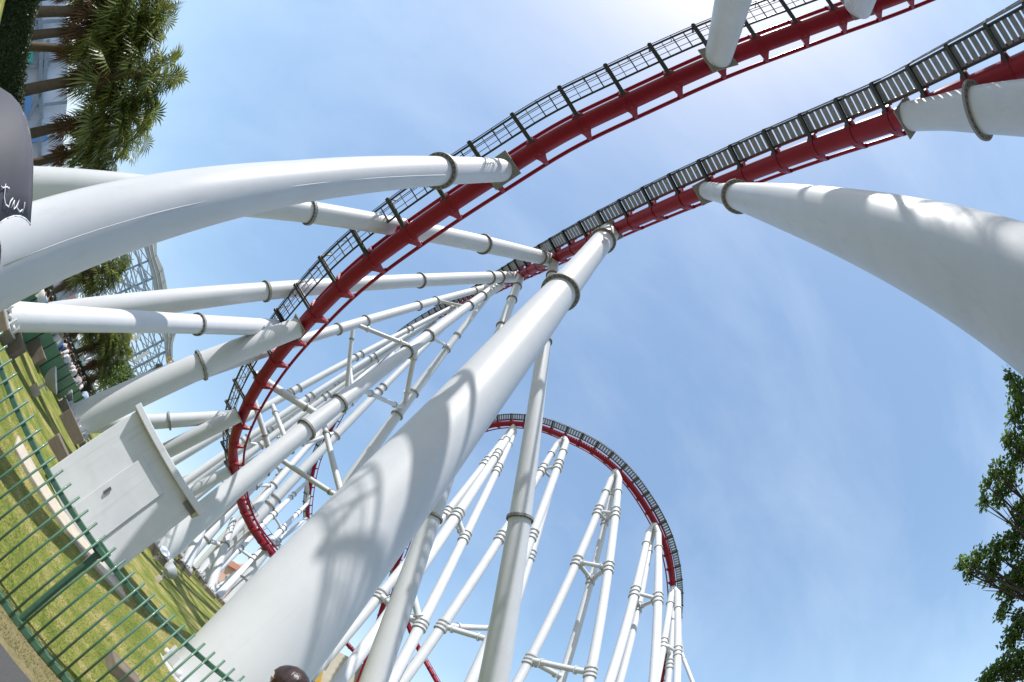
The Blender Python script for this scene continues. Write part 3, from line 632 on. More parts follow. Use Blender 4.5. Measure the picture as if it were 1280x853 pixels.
# ------------------------------------------------------------------ near green fence
fence = thing('green_fence', (fo.x, fo.y, 0), 'green metal picket fence along the path at the lower left', 'fence')
def fpt(s, z): p = fo+fd*s; return Vector((p.x, p.y, z))
def fs(px, py):                                  # where a ray meets the fence plane: (s, z)
    d = W(px, py); t = (fo-CAM).dot(fn)/d.dot(fn); p = CAM+d*t; return (p-fo).dot(fd), p.z
rails = [fs(0, 455), fs(50, 575), fs(119, 683), fs(175, 744), fs(234, 809), fs(287, 850)]
A_ = np.array([[s, 1] for s, z in rails]); kz, bz = np.linalg.lstsq(A_, np.array([z for s, z in rails]), rcond=None)[0]
bb0 = fs(0, 753); bb1 = fs(78, 853); kb = (bb1[1]-bb0[1])/(bb1[0]-bb0[0]); kb = kz*.6; 
zt_ = lambda s: bz+kz*s
zb_ = lambda s: .045+.029*s
print('FENCE', rails, kz, bz, bb0, bb1, 'cab', wdt, zt, zb1)
s0, s1 = -4.5, 5.0
mb = MB(); mb.bar(fpt(s0, zt_(s0)), fpt(s1, zt_(s1)), .055, .05); mb.build('rail', M['green'], fence, bevel=.006)
mb = MB(); mb.bar(fpt(s0, zb_(s0)), fpt(s1, zb_(s1)), .06, .075); mb.build('rail', M['green'], fence, bevel=.006)
ps, pz = fs(23, 778); 
for k in (-2, -1, 0, 1, 2):
    s = ps+k*2.0
    if s0 < s < s1:
        mb = MB(); mb.bar(fpt(s, -.05)+fn*.045, fpt(s, zt_(s)+.03)+fn*.045, .05, .05, fd); mb.box(fpt(s, zt_(s))+fn*.045, fd, fn, Z, .06, .02, .055); mb.build('post', M['green'], fence, bevel=.005)
# picket spacing from the photo's tips
tips = [(290, 20), (322, 70), (355, 120), (388, 172), (425, 220), (460, 268), (497, 317), (537, 360), (575, 405), (617, 448), (655, 490), (695, 535), (737, 575), (777, 615), (818, 652), (860, 685), (900, 720)]
sv = [fs(x/3.2, 600+y/3.2) for x, y in tips]; sp_ = (sv[-1][0]-sv[0][0])/(len(sv)-1); tz = sum(z-zt_(s) for s, z in sv)/len(sv)
print('PICKETS', sp_, tz)
k0 = int((s0-sv[4][0])/sp_)
for k in range(k0, k0+90):
    s = sv[4][0]+k*sp_
    if s0 < s < s1:
        mb = MB(); mb.tube([fpt(s, zb_(s)-.05)-fn*.03, fpt(s, zt_(s)+tz)-fn*.03], .0095, 8); mb.build('picket', M['green'], fence)

# ------------------------------------------------------------------ kerb wall, plinth blocks, floodlights
def lowwall(label, a, b_, zfrac=.0, w=.85, h=.08):
    A = onground(*a, h); B = onground(*b_, h); d = (B-A); d.z = 0; d.normalize(); n_ = Vector((-d.y, d.x, 0))
    root = MB()
    for z0, col in ((0, 0),):
        c = (A+B)/2; hl = (B-A).length/2
        root.prism([A-Z*(h+.15), B-Z*(h+.15), B, A], n_*w)
    o = root.build('kerb_wall', M['concrete'], None, bevel=.02); return tag(o, label, 'kerb')
lowwall('long pale concrete kerb lying on the grass behind the green fence', (20, 560), (162, 752), h=.08)
def block(px, py, w, d, h, label):
    p = onground(px, py); mb = MB(); mb.box(Vector((p.x, p.y, ground(p.x, p.y)+h/2-.1)), azdir(63), azdir(-27), Z, w/2, d/2, h/2+.1); tag(mb.build('concrete_block', M['plinth'], None, bevel=.02), label, 'concrete block', 'weathered concrete blocks on the lawn')
block(72, 571, .9, .7, .34, 'brown weathered concrete block between the kerb and the grey cabinet')
block(84, 538, 1.2, .9, .55, 'brown concrete block nearest the level strut beside the cabinet')
block(36, 436, 1.3, .9, .6, 'brown concrete block at the far left under the short white columns')
block(8, 428, .8, .8, .5, 'brown concrete block cut by the left edge below the umbrella')
block(150, 846, .42, .34, .16, 'sandy concrete block at the foot of the hugest column')
def flood(px, py, label, s=1., face=None):
    p = onground(px, py); g = ground(p.x, p.y); root = thing('floodlight', (p.x, p.y, g), label, 'floodlight', 'floodlights on the lawn'); p = Vector((p.x, p.y, g))
    mb = MB(); mb.box(p+Z*.1*s, azdir(0), azdir(90), Z, .10*s, .10*s, .12*s); mb.build('foot', M['concrete'], root, bevel=.01)
    mb = MB(); mb.tube([p+Z*.2*s, p+Z*.42*s], .03*s, 8); mb.bar(p+Z*.40*s-azdir(90)*.16*s, p+Z*.40*s+azdir(90)*.16*s, .04*s); mb.build('stand', M['white2'], root)
    fdir = (face or Vector((.35, .2, .9))).normalized(); c = p+Z*.62*s; u = fdir.orthogonal().normalized(); mb = MB(); mb.tube([c-fdir*.18*s, c-fdir*.05*s, c+fdir*.12*s], [.09*s, .22*s, .30*s], 20); mb.build('housing', M['grey'], root)
    mb = MB(); mb.tube([c+fdir*.121*s, c+fdir*.14*s], [.285*s, .28*s], 20); mb.build('lens', M['lampface'], root)
flood(40, 491, 'white floodlight on the open grass, nearer one, tilted to the sky', 1.25)
flood(75, 504, 'white floodlight right against the green panel fence', 1.0)
flood(196, 726, 'dark floodlight on the shaded grass under the grey cabinet', .95, Vector((.2, .8, .5)))
flood(193, 700, 'rounded white floodlight sitting at the tallest leg plinth', .9, Vector((0, -.5, .6)))

# ------------------------------------------------------------------ green panel fence and queue
ga = onground(38, 440); gb = onground(90, 518); gd = (gb-ga); gd.z = 0; glen = gd.length; gd.normalize(); gn = Vector((-gd.y, gd.x, 0))
if gn.dot(ga) < 0: gn = -gn
ga0 = ga-gd*6; npan = 16; plen = (glen+6+3)/npan
hgt = 1.15
pf = thing('panel_fence', (ga0.x, ga0.y, ground(ga0.x, ga0.y)), 'long green panel fence in front of the queueing people', 'fence')
for i in range(npan):
    a = ga0+gd*(i*plen+.03); c = ga0+gd*((i+1)*plen-.03); a.z = ground(a.x, a.y); c.z = ground(c.x, c.y)
    mb = MB(); mb.prism([a, c, c+Z*hgt, a+Z*hgt], gn*.03); mb.build('panel', M['greenpanel'], pf)
mb = MB()
for i in range(npan+1):
    a = ga0+gd*(i*plen); a.z = ground(a.x, a.y); mb = MB(); mb.bar(a, a+Z*(hgt+.04), .05, .05, gd); mb.build('post', M['dark'], pf)
# people
def person_mesh(pose):
    V = {'pel': (0, 0, .95), 'wai': (0, 0, 1.08), 'che': (0, .01, 1.30), 'neck': (0, 0, 1.47), 'hd0': (0, .01, 1.54), 'hd1': (0, .015, 1.62), 'hd2': (0, .005, 1.70)}
    r = {'pel': (.155, .12), 'wai': (.135, .10), 'che': (.165, .115), 'neck': (.058, .058), 'hd0': (.062, .072), 'hd1': (.078, .095), 'hd2': (.068, .082)}
    E = [('pel', 'wai'), ('wai', 'che'), ('che', 'neck'), ('neck', 'hd0'), ('hd0', 'hd1'), ('hd1', 'hd2')]
    for s, n_ in ((-1, 'l'), (1, 'r')):
        V['hip'+n_] = (.095*s, 0, .88); V['kn'+n_] = (.10*s, .01+.03*s*pose, .50); V['an'+n_] = (.105*s, -.03+.04*s*pose, .09); V['toe'+n_] = (.12*s, .12+.04*s*pose, .035)
        V['sh'+n_] = (.17*s, 0, 1.40); V['el'+n_] = (.245*s, -.02+.02*pose, 1.12); V['wr'+n_] = (.25*s, .09+.10*pose, .90+.10*pose)
        V['pm'+n_] = (.245*s, .13+.12*pose, .83+.12*pose)
        r.update({'hip'+n_: (.095, .10), 'kn'+n_: (.058, .06), 'an'+n_: (.04, .045), 'toe'+n_: (.04, .03), 'sh'+n_: (.062, .062), 'el'+n_: (.043, .043), 'wr'+n_: (.03, .027), 'pm'+n_: (.038, .02)})
        E += [('pel', 'hip'+n_), ('hip'+n_, 'kn'+n_), ('kn'+n_, 'an'+n_), ('an'+n_, 'toe'+n_), ('che', 'sh'+n_), ('sh'+n_, 'el'+n_), ('el'+n_, 'wr'+n_), ('wr'+n_, 'pm'+n_)]
        for j in range(5):
            b0 = V['pm'+n_]; x = b0[0]+(j-1.8)*.014*(1 if j else 1.8); k1 = 'f%d'%j+n_; k2 = 'g%d'%j+n_
            V[k1] = (x, b0[1]+.02, b0[2]-.045+(.03 if j == 0 else 0)); V[k2] = (x, b0[1]+.035, b0[2]-.085+(.04 if j == 0 else .006*abs(j-2)))
            r[k1] = (.010, .010); r[k2] = (.008, .008); E += [('pm'+n_, k1), (k1, k2)]
    names = list(V); me = bpy.data.meshes.new('person'); me.from_pydata([V[n_] for n_ in names], [(names.index(a), names.index(b_)) for a, b_ in E], [])
    o = bpy.data.objects.new('tmp', me); C.objects.link(o); sk_ = o.modifiers.new('s', 'SKIN'); su = o.modifiers.new('u', 'SUBSURF'); su.levels = 1; su.render_levels = 1
    for i, n_ in enumerate(names): me.skin_vertices[0].data[i].radius = r[n_]
    me.skin_vertices[0].data[0].use_root = True
    dg = bpy.context.evaluated_depsgraph_get(); dg.update(); m2 = bpy.data.meshes.new_from_object(o.evaluated_get(dg)); bpy.data.objects.remove(o)
    for p in m2.polygons: p.use_smooth = True
    return m2
def shell(body, name, test, inflate, clip=None):
    """clothing: the body surface where test(v) holds, pushed out and given thickness"""
    b = bmesh.new(); b.from_mesh(body); b.normal_update()
    bmesh.ops.delete(b, geom=[f for f in b.faces if not all(test(v.co) for v in f.verts)], context='FACES')
    for v in b.verts: v.co += v.normal*inflate
    ret = bmesh.ops.solidify(b, geom=list(b.faces), thickness=-.006)
    me = bpy.data.meshes.new(name); b.to_mesh(me); b.free()
    for p in me.polygons: p.use_smooth = True
    return me
bodies = [person_mesh(0), person_mesh(.5), person_mesh(1)]
def hairmesh():
    b = bmesh.new(); bmesh.ops.create_uvsphere(b, u_segments=28, v_segments=18, radius=1)
    for v in b.verts:
        z = v.co.z; v.co.x *= .096; v.co.y *= .112; v.co.z = v.co.z*.115
        if z < -.1 and v.co.y > .02: v.co.y *= .35; v.co.x *= .8
        v.co += v.co.normalized()*random.gauss(0, .0012)
        v.co += Vector((0, -.008, 1.655))
    me = bpy.data.meshes.new('hair'); b.to_mesh(me); b.free()
    for p in me.polygons: p.use_smooth = True
    return me
HM = hairmesh()
def facebits(mbm):
    pass
def shirt_t(v): return .93 < v.z < 1.475 and not (abs(v.x) > .235 and v.z < 1.16)
def trouser_t(v): return .07 < v.z < 1.0 and abs(v.x) < .2+(.0)
SH = [shell(b_, 'shirt', shirt_t, .012) for b_ in bodies]; TR = [shell(b_, 'trousers', lambda v: .09 < v.z < 1.0 and abs(v.x) < .205, .009) for b_ in bodies]
cloth = {}
def cm(col):
    k = tuple(col)
    if k not in cloth: cloth[k] = mat('cloth', col, .85, var=tuple(c*.8 for c in col), scale=8)
    return cloth[k]
FM = {}
def small(name, pts, rs, m):
    m_ = MB(); m_.tube([Vector(p) for p in pts], rs, 10); me = m_.mesh(name); me.materials.append(m); return (name, me, m)
_em = mat('eye', (.03, .02, .02), .2)
NEAR = (small('eye', [(-.03, .092, 1.625), (-.03, .106, 1.625)], [.012, .006], _em), small('eye', [(.03, .092, 1.625), (.03, .106, 1.625)], [.012, .006], _em),
        small('nose', [(0, .09, 1.635), (0, .122, 1.598), (0, .1, 1.588)], [.006, .014, .008], M['skin']), small('mouth', [(-.022, .096, 1.565), (0, .106, 1.563), (.022, .096, 1.565)], [.003, .007, .003], mat('lips', (.42, .20, .16), .5)),
        small('ear', [(-.078, -.005, 1.60), (-.086, -.01, 1.625)], [.012, .016], M['skin']), small('ear', [(.078, -.005, 1.60), (.086, -.01, 1.625)], [.012, .016], M['skin']))
def person(loc, rz, label, shirt, trouser, pose=0, sc=1., group=None, hair=None, near=False):
    body = bodies[pose]
    if not body.materials: body.materials.append(M['skin'])
    o = bpy.data.objects.new('person', body); C.objects.link(o); o.location = loc; o.rotation_euler.z = rz; o.scale = (sc,)*3; tag(o, label, 'person', group)
    for nm, me, mt in (('hair', HM, hair or M['hair']), ('shirt', SH[pose], shirt), ('trousers', TR[pose], trouser))+(NEAR if near else ()):
        if not me.materials: me.materials.append(mt)
        c = bpy.data.objects.new(nm, me); C.objects.link(c); c.parent = o; c.material_slots[0].link = 'OBJECT'; c.material_slots[0].material = mt
    return o
cols = [('white', (.72, .72, .74)), ('royal blue', (.05, .10, .42)), ('pale blue', (.40, .52, .70)), ('navy', (.02, .03, .10)), ('white', (.75, .73, .70)), ('grey', (.35, .36, .38))]
places = ['nearest the left edge', 'behind the second panel joint', 'standing by the tallest palm shadow', 'in the middle of the queue', 'near the floodlight by the fence', 'behind the last wide panel', 'towards the far end', 'close to the white column foot', 'by the hedge end', 'at the very end of the queue']
import itertools
for k in range(34):
    f_ = 8+k*(glen+2.8)/34+random.uniform(-.2, .2); off = random.uniform(.45, 1.7); q = ga0-gd*4.5+gd*f_+gn*off; q.z = ground(q.x, q.y)
    if k == 32: cn, cc = ('yellow', (.6, .35, .03))
    else: cn, cc = cols[(k*5+k//3) % 6]
    person(q, random.uniform(-3, 3), f'person in a {cn} top queueing behind the green panel fence, number {k+1} from the left edge' if False else
           f'person in a {cn} top queueing behind the green panel fence', cm(cc), cm(random.choice([(.03, .03, .05), (.25, .22, .16), (.05, .07, .16)])), k % 3, random.uniform(.93, 1.03), f'people in {cn} tops queueing behind the green panel fence')
# near person whose head shows at the bottom
hp = W(373, 842); hd = Vector((hp.x, hp.y, 0)).normalized(); Dh = 2.4
elv = math.asin(W(374, 834).z); topz_ = EYE+Dh*math.tan(elv)
q = hd*Dh; sc_ = (topz_)/1.772
person((q.x, q.y, 0), -math.atan2(hd.x, hd.y)+.5, 'person with glossy dark hair, only the head top showing at the bottom', cm((.30, .31, .33)), cm((.03, .03, .05)), 1, sc_, near=True)

# ------------------------------------------------------------------ foliage helpers
def leaf(mb, p, s, nrm=None):
    a = Vector((random.gauss(0, 1), random.gauss(0, 1), random.gauss(0, 1))).normalized(); b_ = a.orthogonal().normalized()
    an = random.uniform(0, 6.28); b2 = b_*math.cos(an)+a.cross(b_)*math.sin(an); w = a.cross(b2)
    k = len(mb.v); mb.v += [p, p+b2*s*.45+w*s*.28, p+b2*s+a*s*.12, p+b2*s*.45-w*s*.28]; mb.f.append((k, k+1, k+2, k+3)); mb.sm.append(False)
def hedge(label, a, d, ln, w, h, n, m='hedge', s=.09):
    root = thing('hedge', a, label, 'hedge'); nn = Vector((-d.y, d.x, 0))
    if nn.dot(a) < 0: nn = -nn
    core = MB(); mb = MB(); seg = int(ln)
    for i in range(seg):
        p0 = a+d*(i*ln/seg); p1 = a+d*((i+1)*ln/seg); z0 = ground(p0.x, p0.y); z1 = ground(p1.x, p1.y); p0 = Vector((p0.x, p0.y, z0)); p1 = Vector((p1.x, p1.y, z1))
        core.prism([p0+nn*.08, p1+nn*.08, p1+nn*.08+Z*(h-.1), p0+nn*.08+Z*(h-.1)], nn*(w-.16))
    core.build('inner_growth', M['hedge'], root)
    for i in range(n):
        x = random.uniform(0, ln); u = random.random(); p = a+d*x; g = ground(p.x, p.y)
        if u < .62: p = p+nn*random.uniform(-.04, .1); z = random.uniform(0, h)
        else: p = p+nn*random.uniform(0, w); z = h+random.gauss(-.05, .06)
        leaf(mb, Vector((p.x, p.y, g+z)), s*random.uniform(.6, 1.4))
    mb.build('leaves', M[m], root, fix=False); return root
# hedge behind the queue; it carries on to the upper left
h1 = ga-gd*5+gn*2.6
hh = hedge('tall dark clipped hedge behind the queue, running under the palms', h1, gd, glen+13, 1.0, 1.75, 24000)
ha = CAM+azdir(math.degrees(azel(30, 20)[0])-8)*15.5; ha.z = 0; hb_ = CAM+azdir(math.degrees(azel(30, 150)[0])+12)*15.5; hb_.z = 0
hdv = (hb_-ha); hl_ = hdv.length; hdv.normalize()
hedge('tall dark clipped hedge at the top left corner beside the umbrella', ha, hdv, hl_, 1.0, EYE+15.5*math.tan(-.022), 20000)

# palms
def palm_parts(h, seed):
    rs = random.Random(seed); tr = MB(); bend = rs.uniform(-.3, .3)
    tr.tube([Vector((bend*(z/h)**2, 0, z)) for z in np.linspace(-.2, h*.93, 12)], [max(.13, .24-.08*z/h)*(1+.05*rs.random()) for z in np.linspace(0, h, 12)], 12)
    top = Vector((bend*.86, 0, h*.93)); gr = MB(); de = MB()
    def fan(mb, d, ln, pet, droop, sz, nb):
        base = top+Vector((0, 0, rs.uniform(-1.7, .25) if mb is gr else 0)); side = d.cross(Z).normalized(); hub = base+d*pet-Z*(droop*.2)
        mb.bar(base, hub, .035, .02); u = (hub-base).normalized(); nrm = side.cross(u).normalized()
        tw = rs.uniform(-.5, .5); side = side*math.cos(tw)+nrm*math.sin(tw)
        for k in range(nb):
            a = (k/(nb-1)-.5)*3.3; dr = (u*math.cos(a)+side*math.sin(a)).normalized(); L_ = sz*(.75+.35*math.cos(a*.6))*rs.uniform(.85, 1.1); wv = dr.cross(nrm).normalized()*.038*sz/.8
            m1 = hub+dr*L_*.55; e_ = hub+dr*L_-Z*(droop*.28*L_+.12*rs.random())
            mb.quad(hub, m1+wv, e_, m1-wv)
    for i in range(92):
        el = rs.uniform(-.8, 1.35); az = rs.uniform(0, 6.283); d = Vector((math.cos(az)*math.cos(el), math.sin(az)*math.cos(el), math.sin(el))); fan(gr, d, 1, rs.uniform(.7, 1.25), 1.2-el*.5, rs.uniform(.7, 1.0), 15)
    for i in range(24):
        az = rs.uniform(0, 6.283); el = rs.uniform(-1.4, -.7); base_z = rs.uniform(.9, 2.6)
        d = Vector((math.cos(az)*math.cos(el), math.sin(az)*math.cos(el), math.sin(el))); t0 = top.copy(); top.z -= base_z; fan(de, d, 1, rs.uniform(.3, .6), 1.6, rs.uniform(.5, .75), 11); top.z = t0.z
    return tr.mesh('trunk'), gr.mesh('crown'), de.mesh('dead_fronds')
PM = [palm_parts(7.2, 3), palm_parts(7.2, 11), palm_parts(7.2, 29)]
for t_, g_, d_ in PM: t_.materials.append(M['bark']); g_.materials.append(M['palm']); d_.materials.append(M['deadpalm']); [setattr(p, 'use_smooth', True) for p in t_.polygons]
def palm(bpx, tpx, D, k, label, sc=1.):
    a = P(bpx[0], bpx[1], D); az = math.atan2(a.x, a.y); Dh = math.hypot(a.x, a.y); g = ground(a.x, a.y)
    top = P(tpx[0], tpx[1], 1); dd = (top-CAM); t = Dh/math.hypot(dd.x, dd.y); top = CAM+dd*t
    base = Vector((a.x, a.y, g)); ax = top-base; h = ax.length/.95
    root = thing('palm_tree', base, label, 'palm tree', 'shaggy fan palms behind the hedge'); root.rotation_mode = 'QUATERNION'
    root.rotation_quaternion = ax.to_track_quat('Z', 'Y') @ Matrix.Rotation(random.uniform(0, 6.28), 3, 'Z').to_quaternion(); s = h/7.2*sc; root.scale = (s, s, h/7.2)
    for nm, me in zip(('trunk', 'crown', 'dead_fronds'), PM[k % 3]):
        c = bpy.data.objects.new(nm, me); C.objects.link(c); c.parent = root
palm((27, 0), (135, -8), 20, 0, 'shaggy fan palm cut off by the top edge at the far left')
palm((30, 12), (188, 22), 19, 1, 'shaggy fan palm with its crown touching the top edge')
palm((30, 42), (165, 38), 19, 2, 'shaggy fan palm whose trunk starts highest on the hedge in full view')
palm((33, 52), (150, 68), 24, 0, 'thinner fan palm trunk just below the highest one')
palm((32, 109), (190, 92), 18.5, 1, 'tallest shaggy fan palm, its crown reaching farthest into the sky')
palm((36, 163), (165, 145), 19, 2, 'shaggy fan palm with a reddish dead skirt just above the umbrella')
palm((42, 200), (155, 178), 21, 0, 'lowest shaggy fan palm above the long curving column')
palm((62, 366), (140, 332), 25, 1, 'shaggy fan palm framed between the curving column and the fanned one')
palm((78, 424), (128, 400), 27, 2, 'small fan palm at the left of the far curved glass wall')
palm((88, 440), (148, 418), 28, 0, 'shaggy fan palm rising beside the curved glass wall')
palm((97, 462), (152, 440), 29, 1, 'darker fan palm right of the curved glass wall')
palm((104, 474), (148, 462), 30, 2, 'lowest fan palm in front of the steel framework')

def broadleaf(label, base, clumps, m, n, s, trunk_r=.12, name='broadleaf_tree'):
    root = thing(name, base, label, 'tree'); tr = MB(); lf = MB()
    top = sum((c for c, r in clumps), Vector())/len(clumps)
    fork = base.lerp(top, .45); fork.z = max(fork.z, base.z+(top.z-base.z)*.4)
    tr.tube([base-Z*.2, base.lerp(fork, .5)+Vector((.03, .02, 0)), fork], [trunk_r*1.25, trunk_r, trunk_r*.8], 10)
    for c, r in clumps:
        mid = fork.lerp(c, .5)+Vector((random.gauss(0, .1), random.gauss(0, .1), .12)); tr.tube([fork, mid, c], [trunk_r*.5, trunk_r*.28, trunk_r*.09], 6)
        for k in range(4):
            e = c+Vector((random.gauss(0, r*.5), random.gauss(0, r*.5), random.gauss(0, r*.4))); tr.tube([mid.lerp(c, .6), e], [trunk_r*.1, trunk_r*.03], 4)
    tot = sum(r**2 for c, r in clumps)
    for c, r in clumps:
        for i in range(int(n*r**2/tot)):
            v = Vector((random.gauss(0, 1), random.gauss(0, 1), random.gauss(0, 1))).normalized()*(random.random()**.5)*r; v.z *= .8
            if math.sin(v.x*9/r*.6)+math.sin(v.y*8/r*.6+1)+math.sin(v.z*9/r*.6) < -.7: continue
            leaf(lf, c+v, s*random.uniform(.6, 1.35))
    tr.build('trunk', M['bark2'], root); lf.build('crown', M[m], root, fix=False); return root
bs = P(118, 500, 26); bs.z = ground(bs.x, bs.y)
broadleaf('bright green leafy young tree beside the steel framework', bs, [(P(*q, 26), r) for q, r in (((140, 492), .9), ((150, 478), .9), ((160, 470), .7), ((135, 505), .8), ((152, 492), .7), ((128, 495), .8))], 'bush', 4200, .14, .10)
# the tree at the right edge
D = 7.2; tb = P(1420, 760, 8.5); tb.z = ground(tb.x, tb.y)
cl = [((1262, 470), .13, 6.6), ((1275, 495), .3, 6.8), ((1270, 520), .2, 6.8), ((1260, 548), .17, 6.8), ((1275, 560), .3, 6.9), ((1245, 590), .19, 6.8), ((1232, 606), .12, 6.8), ((1262, 600), .26, 7), ((1230, 628), .13, 6.8), ((1250, 620), .2, 6.9), ((1275, 640), .25, 7.1),
      ((1202, 705), .14, 6.7), ((1222, 700), .24, 6.8), ((1245, 690), .27, 6.9), ((1268, 680), .32, 7), ((1213, 718), .15, 6.8), ((1240, 718), .22, 6.9), ((1262, 735), .28, 7), ((1280, 720), .4, 7.2), ((1255, 765), .18, 7), ((1275, 780), .3, 7.1), ((1265, 800), .25, 7.2),
      ((1240, 845), .25, 7), ((1228, 860), .2, 7), ((1262, 835), .35, 7.2), ((1290, 830), .5, 7.4), ((1310, 700), .7, 7.6), ((1310, 600), .6, 7.5), ((1310, 520), .5, 7.4), ((1340, 780), .9, 8), ((1350, 640), .9, 8), ((1290, 655), .4, 7.3)]
broadleaf('dark green leafy tree reaching in from the right edge of the photo', tb, [(P(x, y, d_), r) for (x, y), r, d_ in cl], 'leaf', 34000, .08, .09)
for px_, py_, D_, r_, lb in ((306, 742, 75, 1.6, 'round green bush among the far plinths'), (262, 716, 70, 1.5, 'small bush beside the pink building')):
    c = P(px_, py_, D_); c.z = ground(c.x, c.y)
    mb = MB()
    for i in range(1500):
        v = Vector((random.gauss(0, 1), random.gauss(0, 1), abs(random.gauss(0, 1)))).normalized()*r_*random.random()**.4; leaf(mb, c+v, .28)
    tag(mb.build('bush', M['bush'], None, fix=False), lb, 'bush')

# ------------------------------------------------------------------ buildings and the far steel framework
def PV(px, py, az, D):                            # point where a pixel's ray meets an upright plane facing the camera
    n_ = azdir(az); d = W(px, py); return CAM+d*(D/d.dot(n_))
def facade(root, name, poly, az, D, depth, m):
    mb = MB(); mb.prism([PV(x, y, az, D) for x, y in poly], azdir(az)*depth); return mb.build(name, m, root)
def beam(root, a, b_, az, D, w, m, name='beam', depth=None):
    mb = MB(); mb.bar(PV(*a, az, D), PV(*b_, az, D), w, w); return mb.build(name, m, root)
# white and blue hall behind the palms
az = math.degrees(azel(60, 120)[0]); q = PV(30, 120, az, 46)
hall = thing('exhibition_hall', (q.x, q.y, 0), 'white hall with pale blue steel frame seen between the palm trunks', 'building')
zq = lambda x, y, D_=46: PV(x, y, az, D_)
facade(hall, 'wall', [(20, -20), (83, -20), (86, 60), (84, 130), (78, 205), (24, 215)], az, 48, 10, M['bluewall'])
for a, b_ in (((22, 66), (86, 62)), ((24, 80), (84, 76)), ((26, 136), (84, 128)), ((28, 180), (80, 170)), ((24, 30), (84, 26)), ((24, 84), (62, 82))): beam(hall, a, b_, az, 47.4, .32, M['frameb'])
for a, b_ in (((50, 0), (52, 60)), ((52, 60), (52, 150)), ((42, 10), (44, 60)), ((50, 150), (50, 205)), ((60, 50), (56, 115)), ((34, 150), (52, 115))): beam(hall, a, b_, az, 47.2, .45, M['frameb'])
facade(hall, 'blue_panel', [(32, 110), (42, 108), (38, 150), (30, 152)], az, 47.0, .3, M['blue'])
facade(hall, 'blue_panel', [(40, 168), (60, 166), (58, 178), (40, 178)], az, 47.0, .3, M['blue'])
facade(hall, 'blue_panel', [(34, 12), (42, 12), (42, 34), (34, 34)], az, 47.0, .3, M['blue'])
tt_ = mat('teal_banner', (.05, .40, .32), .6); facade(hall, 'banner', [(34, 57), (42, 57), (41, 78), (34, 78)], az, 46.8, .2, tt_)
# curved glass wall and shop units behind the hedge
az = math.degrees(azel(90, 435)[0]); q = PV(70, 430, az, 40)
gl = thing('glass_pavilion', (q.x, q.y, ground(q.x, q.y)), 'curved pale glass wall with dark ribs behind the hedge', 'building')
mb = MB(); c = PV(88, 452, az, 42); c.z = 0
pp = [PV(x, y, az, 42) for x, y in ((74, 405), (92, 408), (104, 440), (112, 452), (98, 470), (80, 425))]
zt2 = PV(97, 430, az, 40).z
for k in range(9):
    a0 = math.pi*(k/9)-.2; a1 = math.pi*((k+1)/9)-.2
    u = azdir(az+90); v = azdir(az)
    p0 = Vector((c.x, c.y, 0))+u*(-math.cos(a0)*3.6)-v*math.sin(a0)*2; p1 = Vector((c.x, c.y, 0))+u*(-math.cos(a1)*3.6)-v*math.sin(a1)*2
    mb.prism([p0+Z*ground(p0.x, p0.y), p1+Z*ground(p1.x, p1.y), p1+Z*(zt2), p0+Z*(zt2)], v*.1)
mb.build('glazing', M['glassy'], gl)
for k in range(10):
    a0 = math.pi*(k/9)-.2; p0 = Vector((c.x, c.y, 0))+u*(-math.cos(a0)*3.65)-v*(math.sin(a0)*2.05+.06); mb = MB(); mb.bar(p0, p0+Z*(zt2+.1), .16, .16); mb.build('mullion', M['bark2'], gl)
az = math.degrees(azel(80, 370)[0]); q = PV(70, 360, az, 48)
kiosk = thing('kiosk_row', (q.x, q.y, 0), 'pink and white shop row framed by blue steel beams left of the lattice', 'building')
facade(kiosk, 'wall', [(60, 330), (86, 320), (100, 360), (95, 385), (70, 388)], az, 50, 6, M['bluewall'])
facade(kiosk, 'panel', [(74, 345), (90, 337), (92, 343), (76, 351)], az, 49.6, .3, M['pink'])
facade(kiosk, 'panel', [(78, 352), (90, 347), (92, 352), (80, 357)], az, 49.6, .3, M['pink'])
facade(kiosk, 'panel', [(82, 370), (93, 366), (95, 372), (85, 377)], az, 49.6, .3, M['pink'])
for a, b_ in (((60, 352), (100, 334)), ((64, 362), (104, 344)), ((68, 376), (110, 360)), ((56, 344), (92, 328))): beam(kiosk, a, b_, az, 49, .35, M['frameb'])
# pink building between the far legs
az = math.degrees(azel(285, 715)[0])
q = PV(280, 720, az, 115); pk = thing('pink_building', (q.x, q.y, ground(q.x, q.y)), 'pink walled building with a salmon roof seen between the far tower legs', 'building')
facade(pk, 'wall', [(246, 712), (283, 704), (318, 706), (345, 740), (300, 790), (262, 770)], az, 115, 14, M['pink'])
facade(pk, 'roof', [(286, 700), (292, 702), (322, 722), (316, 724), (284, 706)], az, 114, 15, M['pinkroof'])
for x, y in ((285, 720), (276, 728), (300, 728), (292, 738)): facade(pk, 'window', [(x-2, y-2), (x+2, y-3), (x+3, y+2), (x-1, y+3)], az, 114.6, .2, M['cream'])
az = math.degrees(azel(405, 820)[0]); q = PV(405, 830, az, 80)
ck = thing('cream_building', (q.x, q.y, ground(q.x, q.y)), 'cream building corner with a hipped roof beside the dark haired head', 'building')
facade(ck, 'wall', [(398, 835), (418, 812), (470, 838), (452, 880), (400, 900)], az, 85, 12, M['cream'])
facade(ck, 'roof', [(406, 822), (418, 806), (424, 808), (412, 828)], az, 84, 14, M['clad'])
facade(ck, 'awning', [(395, 840), (404, 840), (400, 856), (392, 852)], az, 83, 2, M['yellow'])

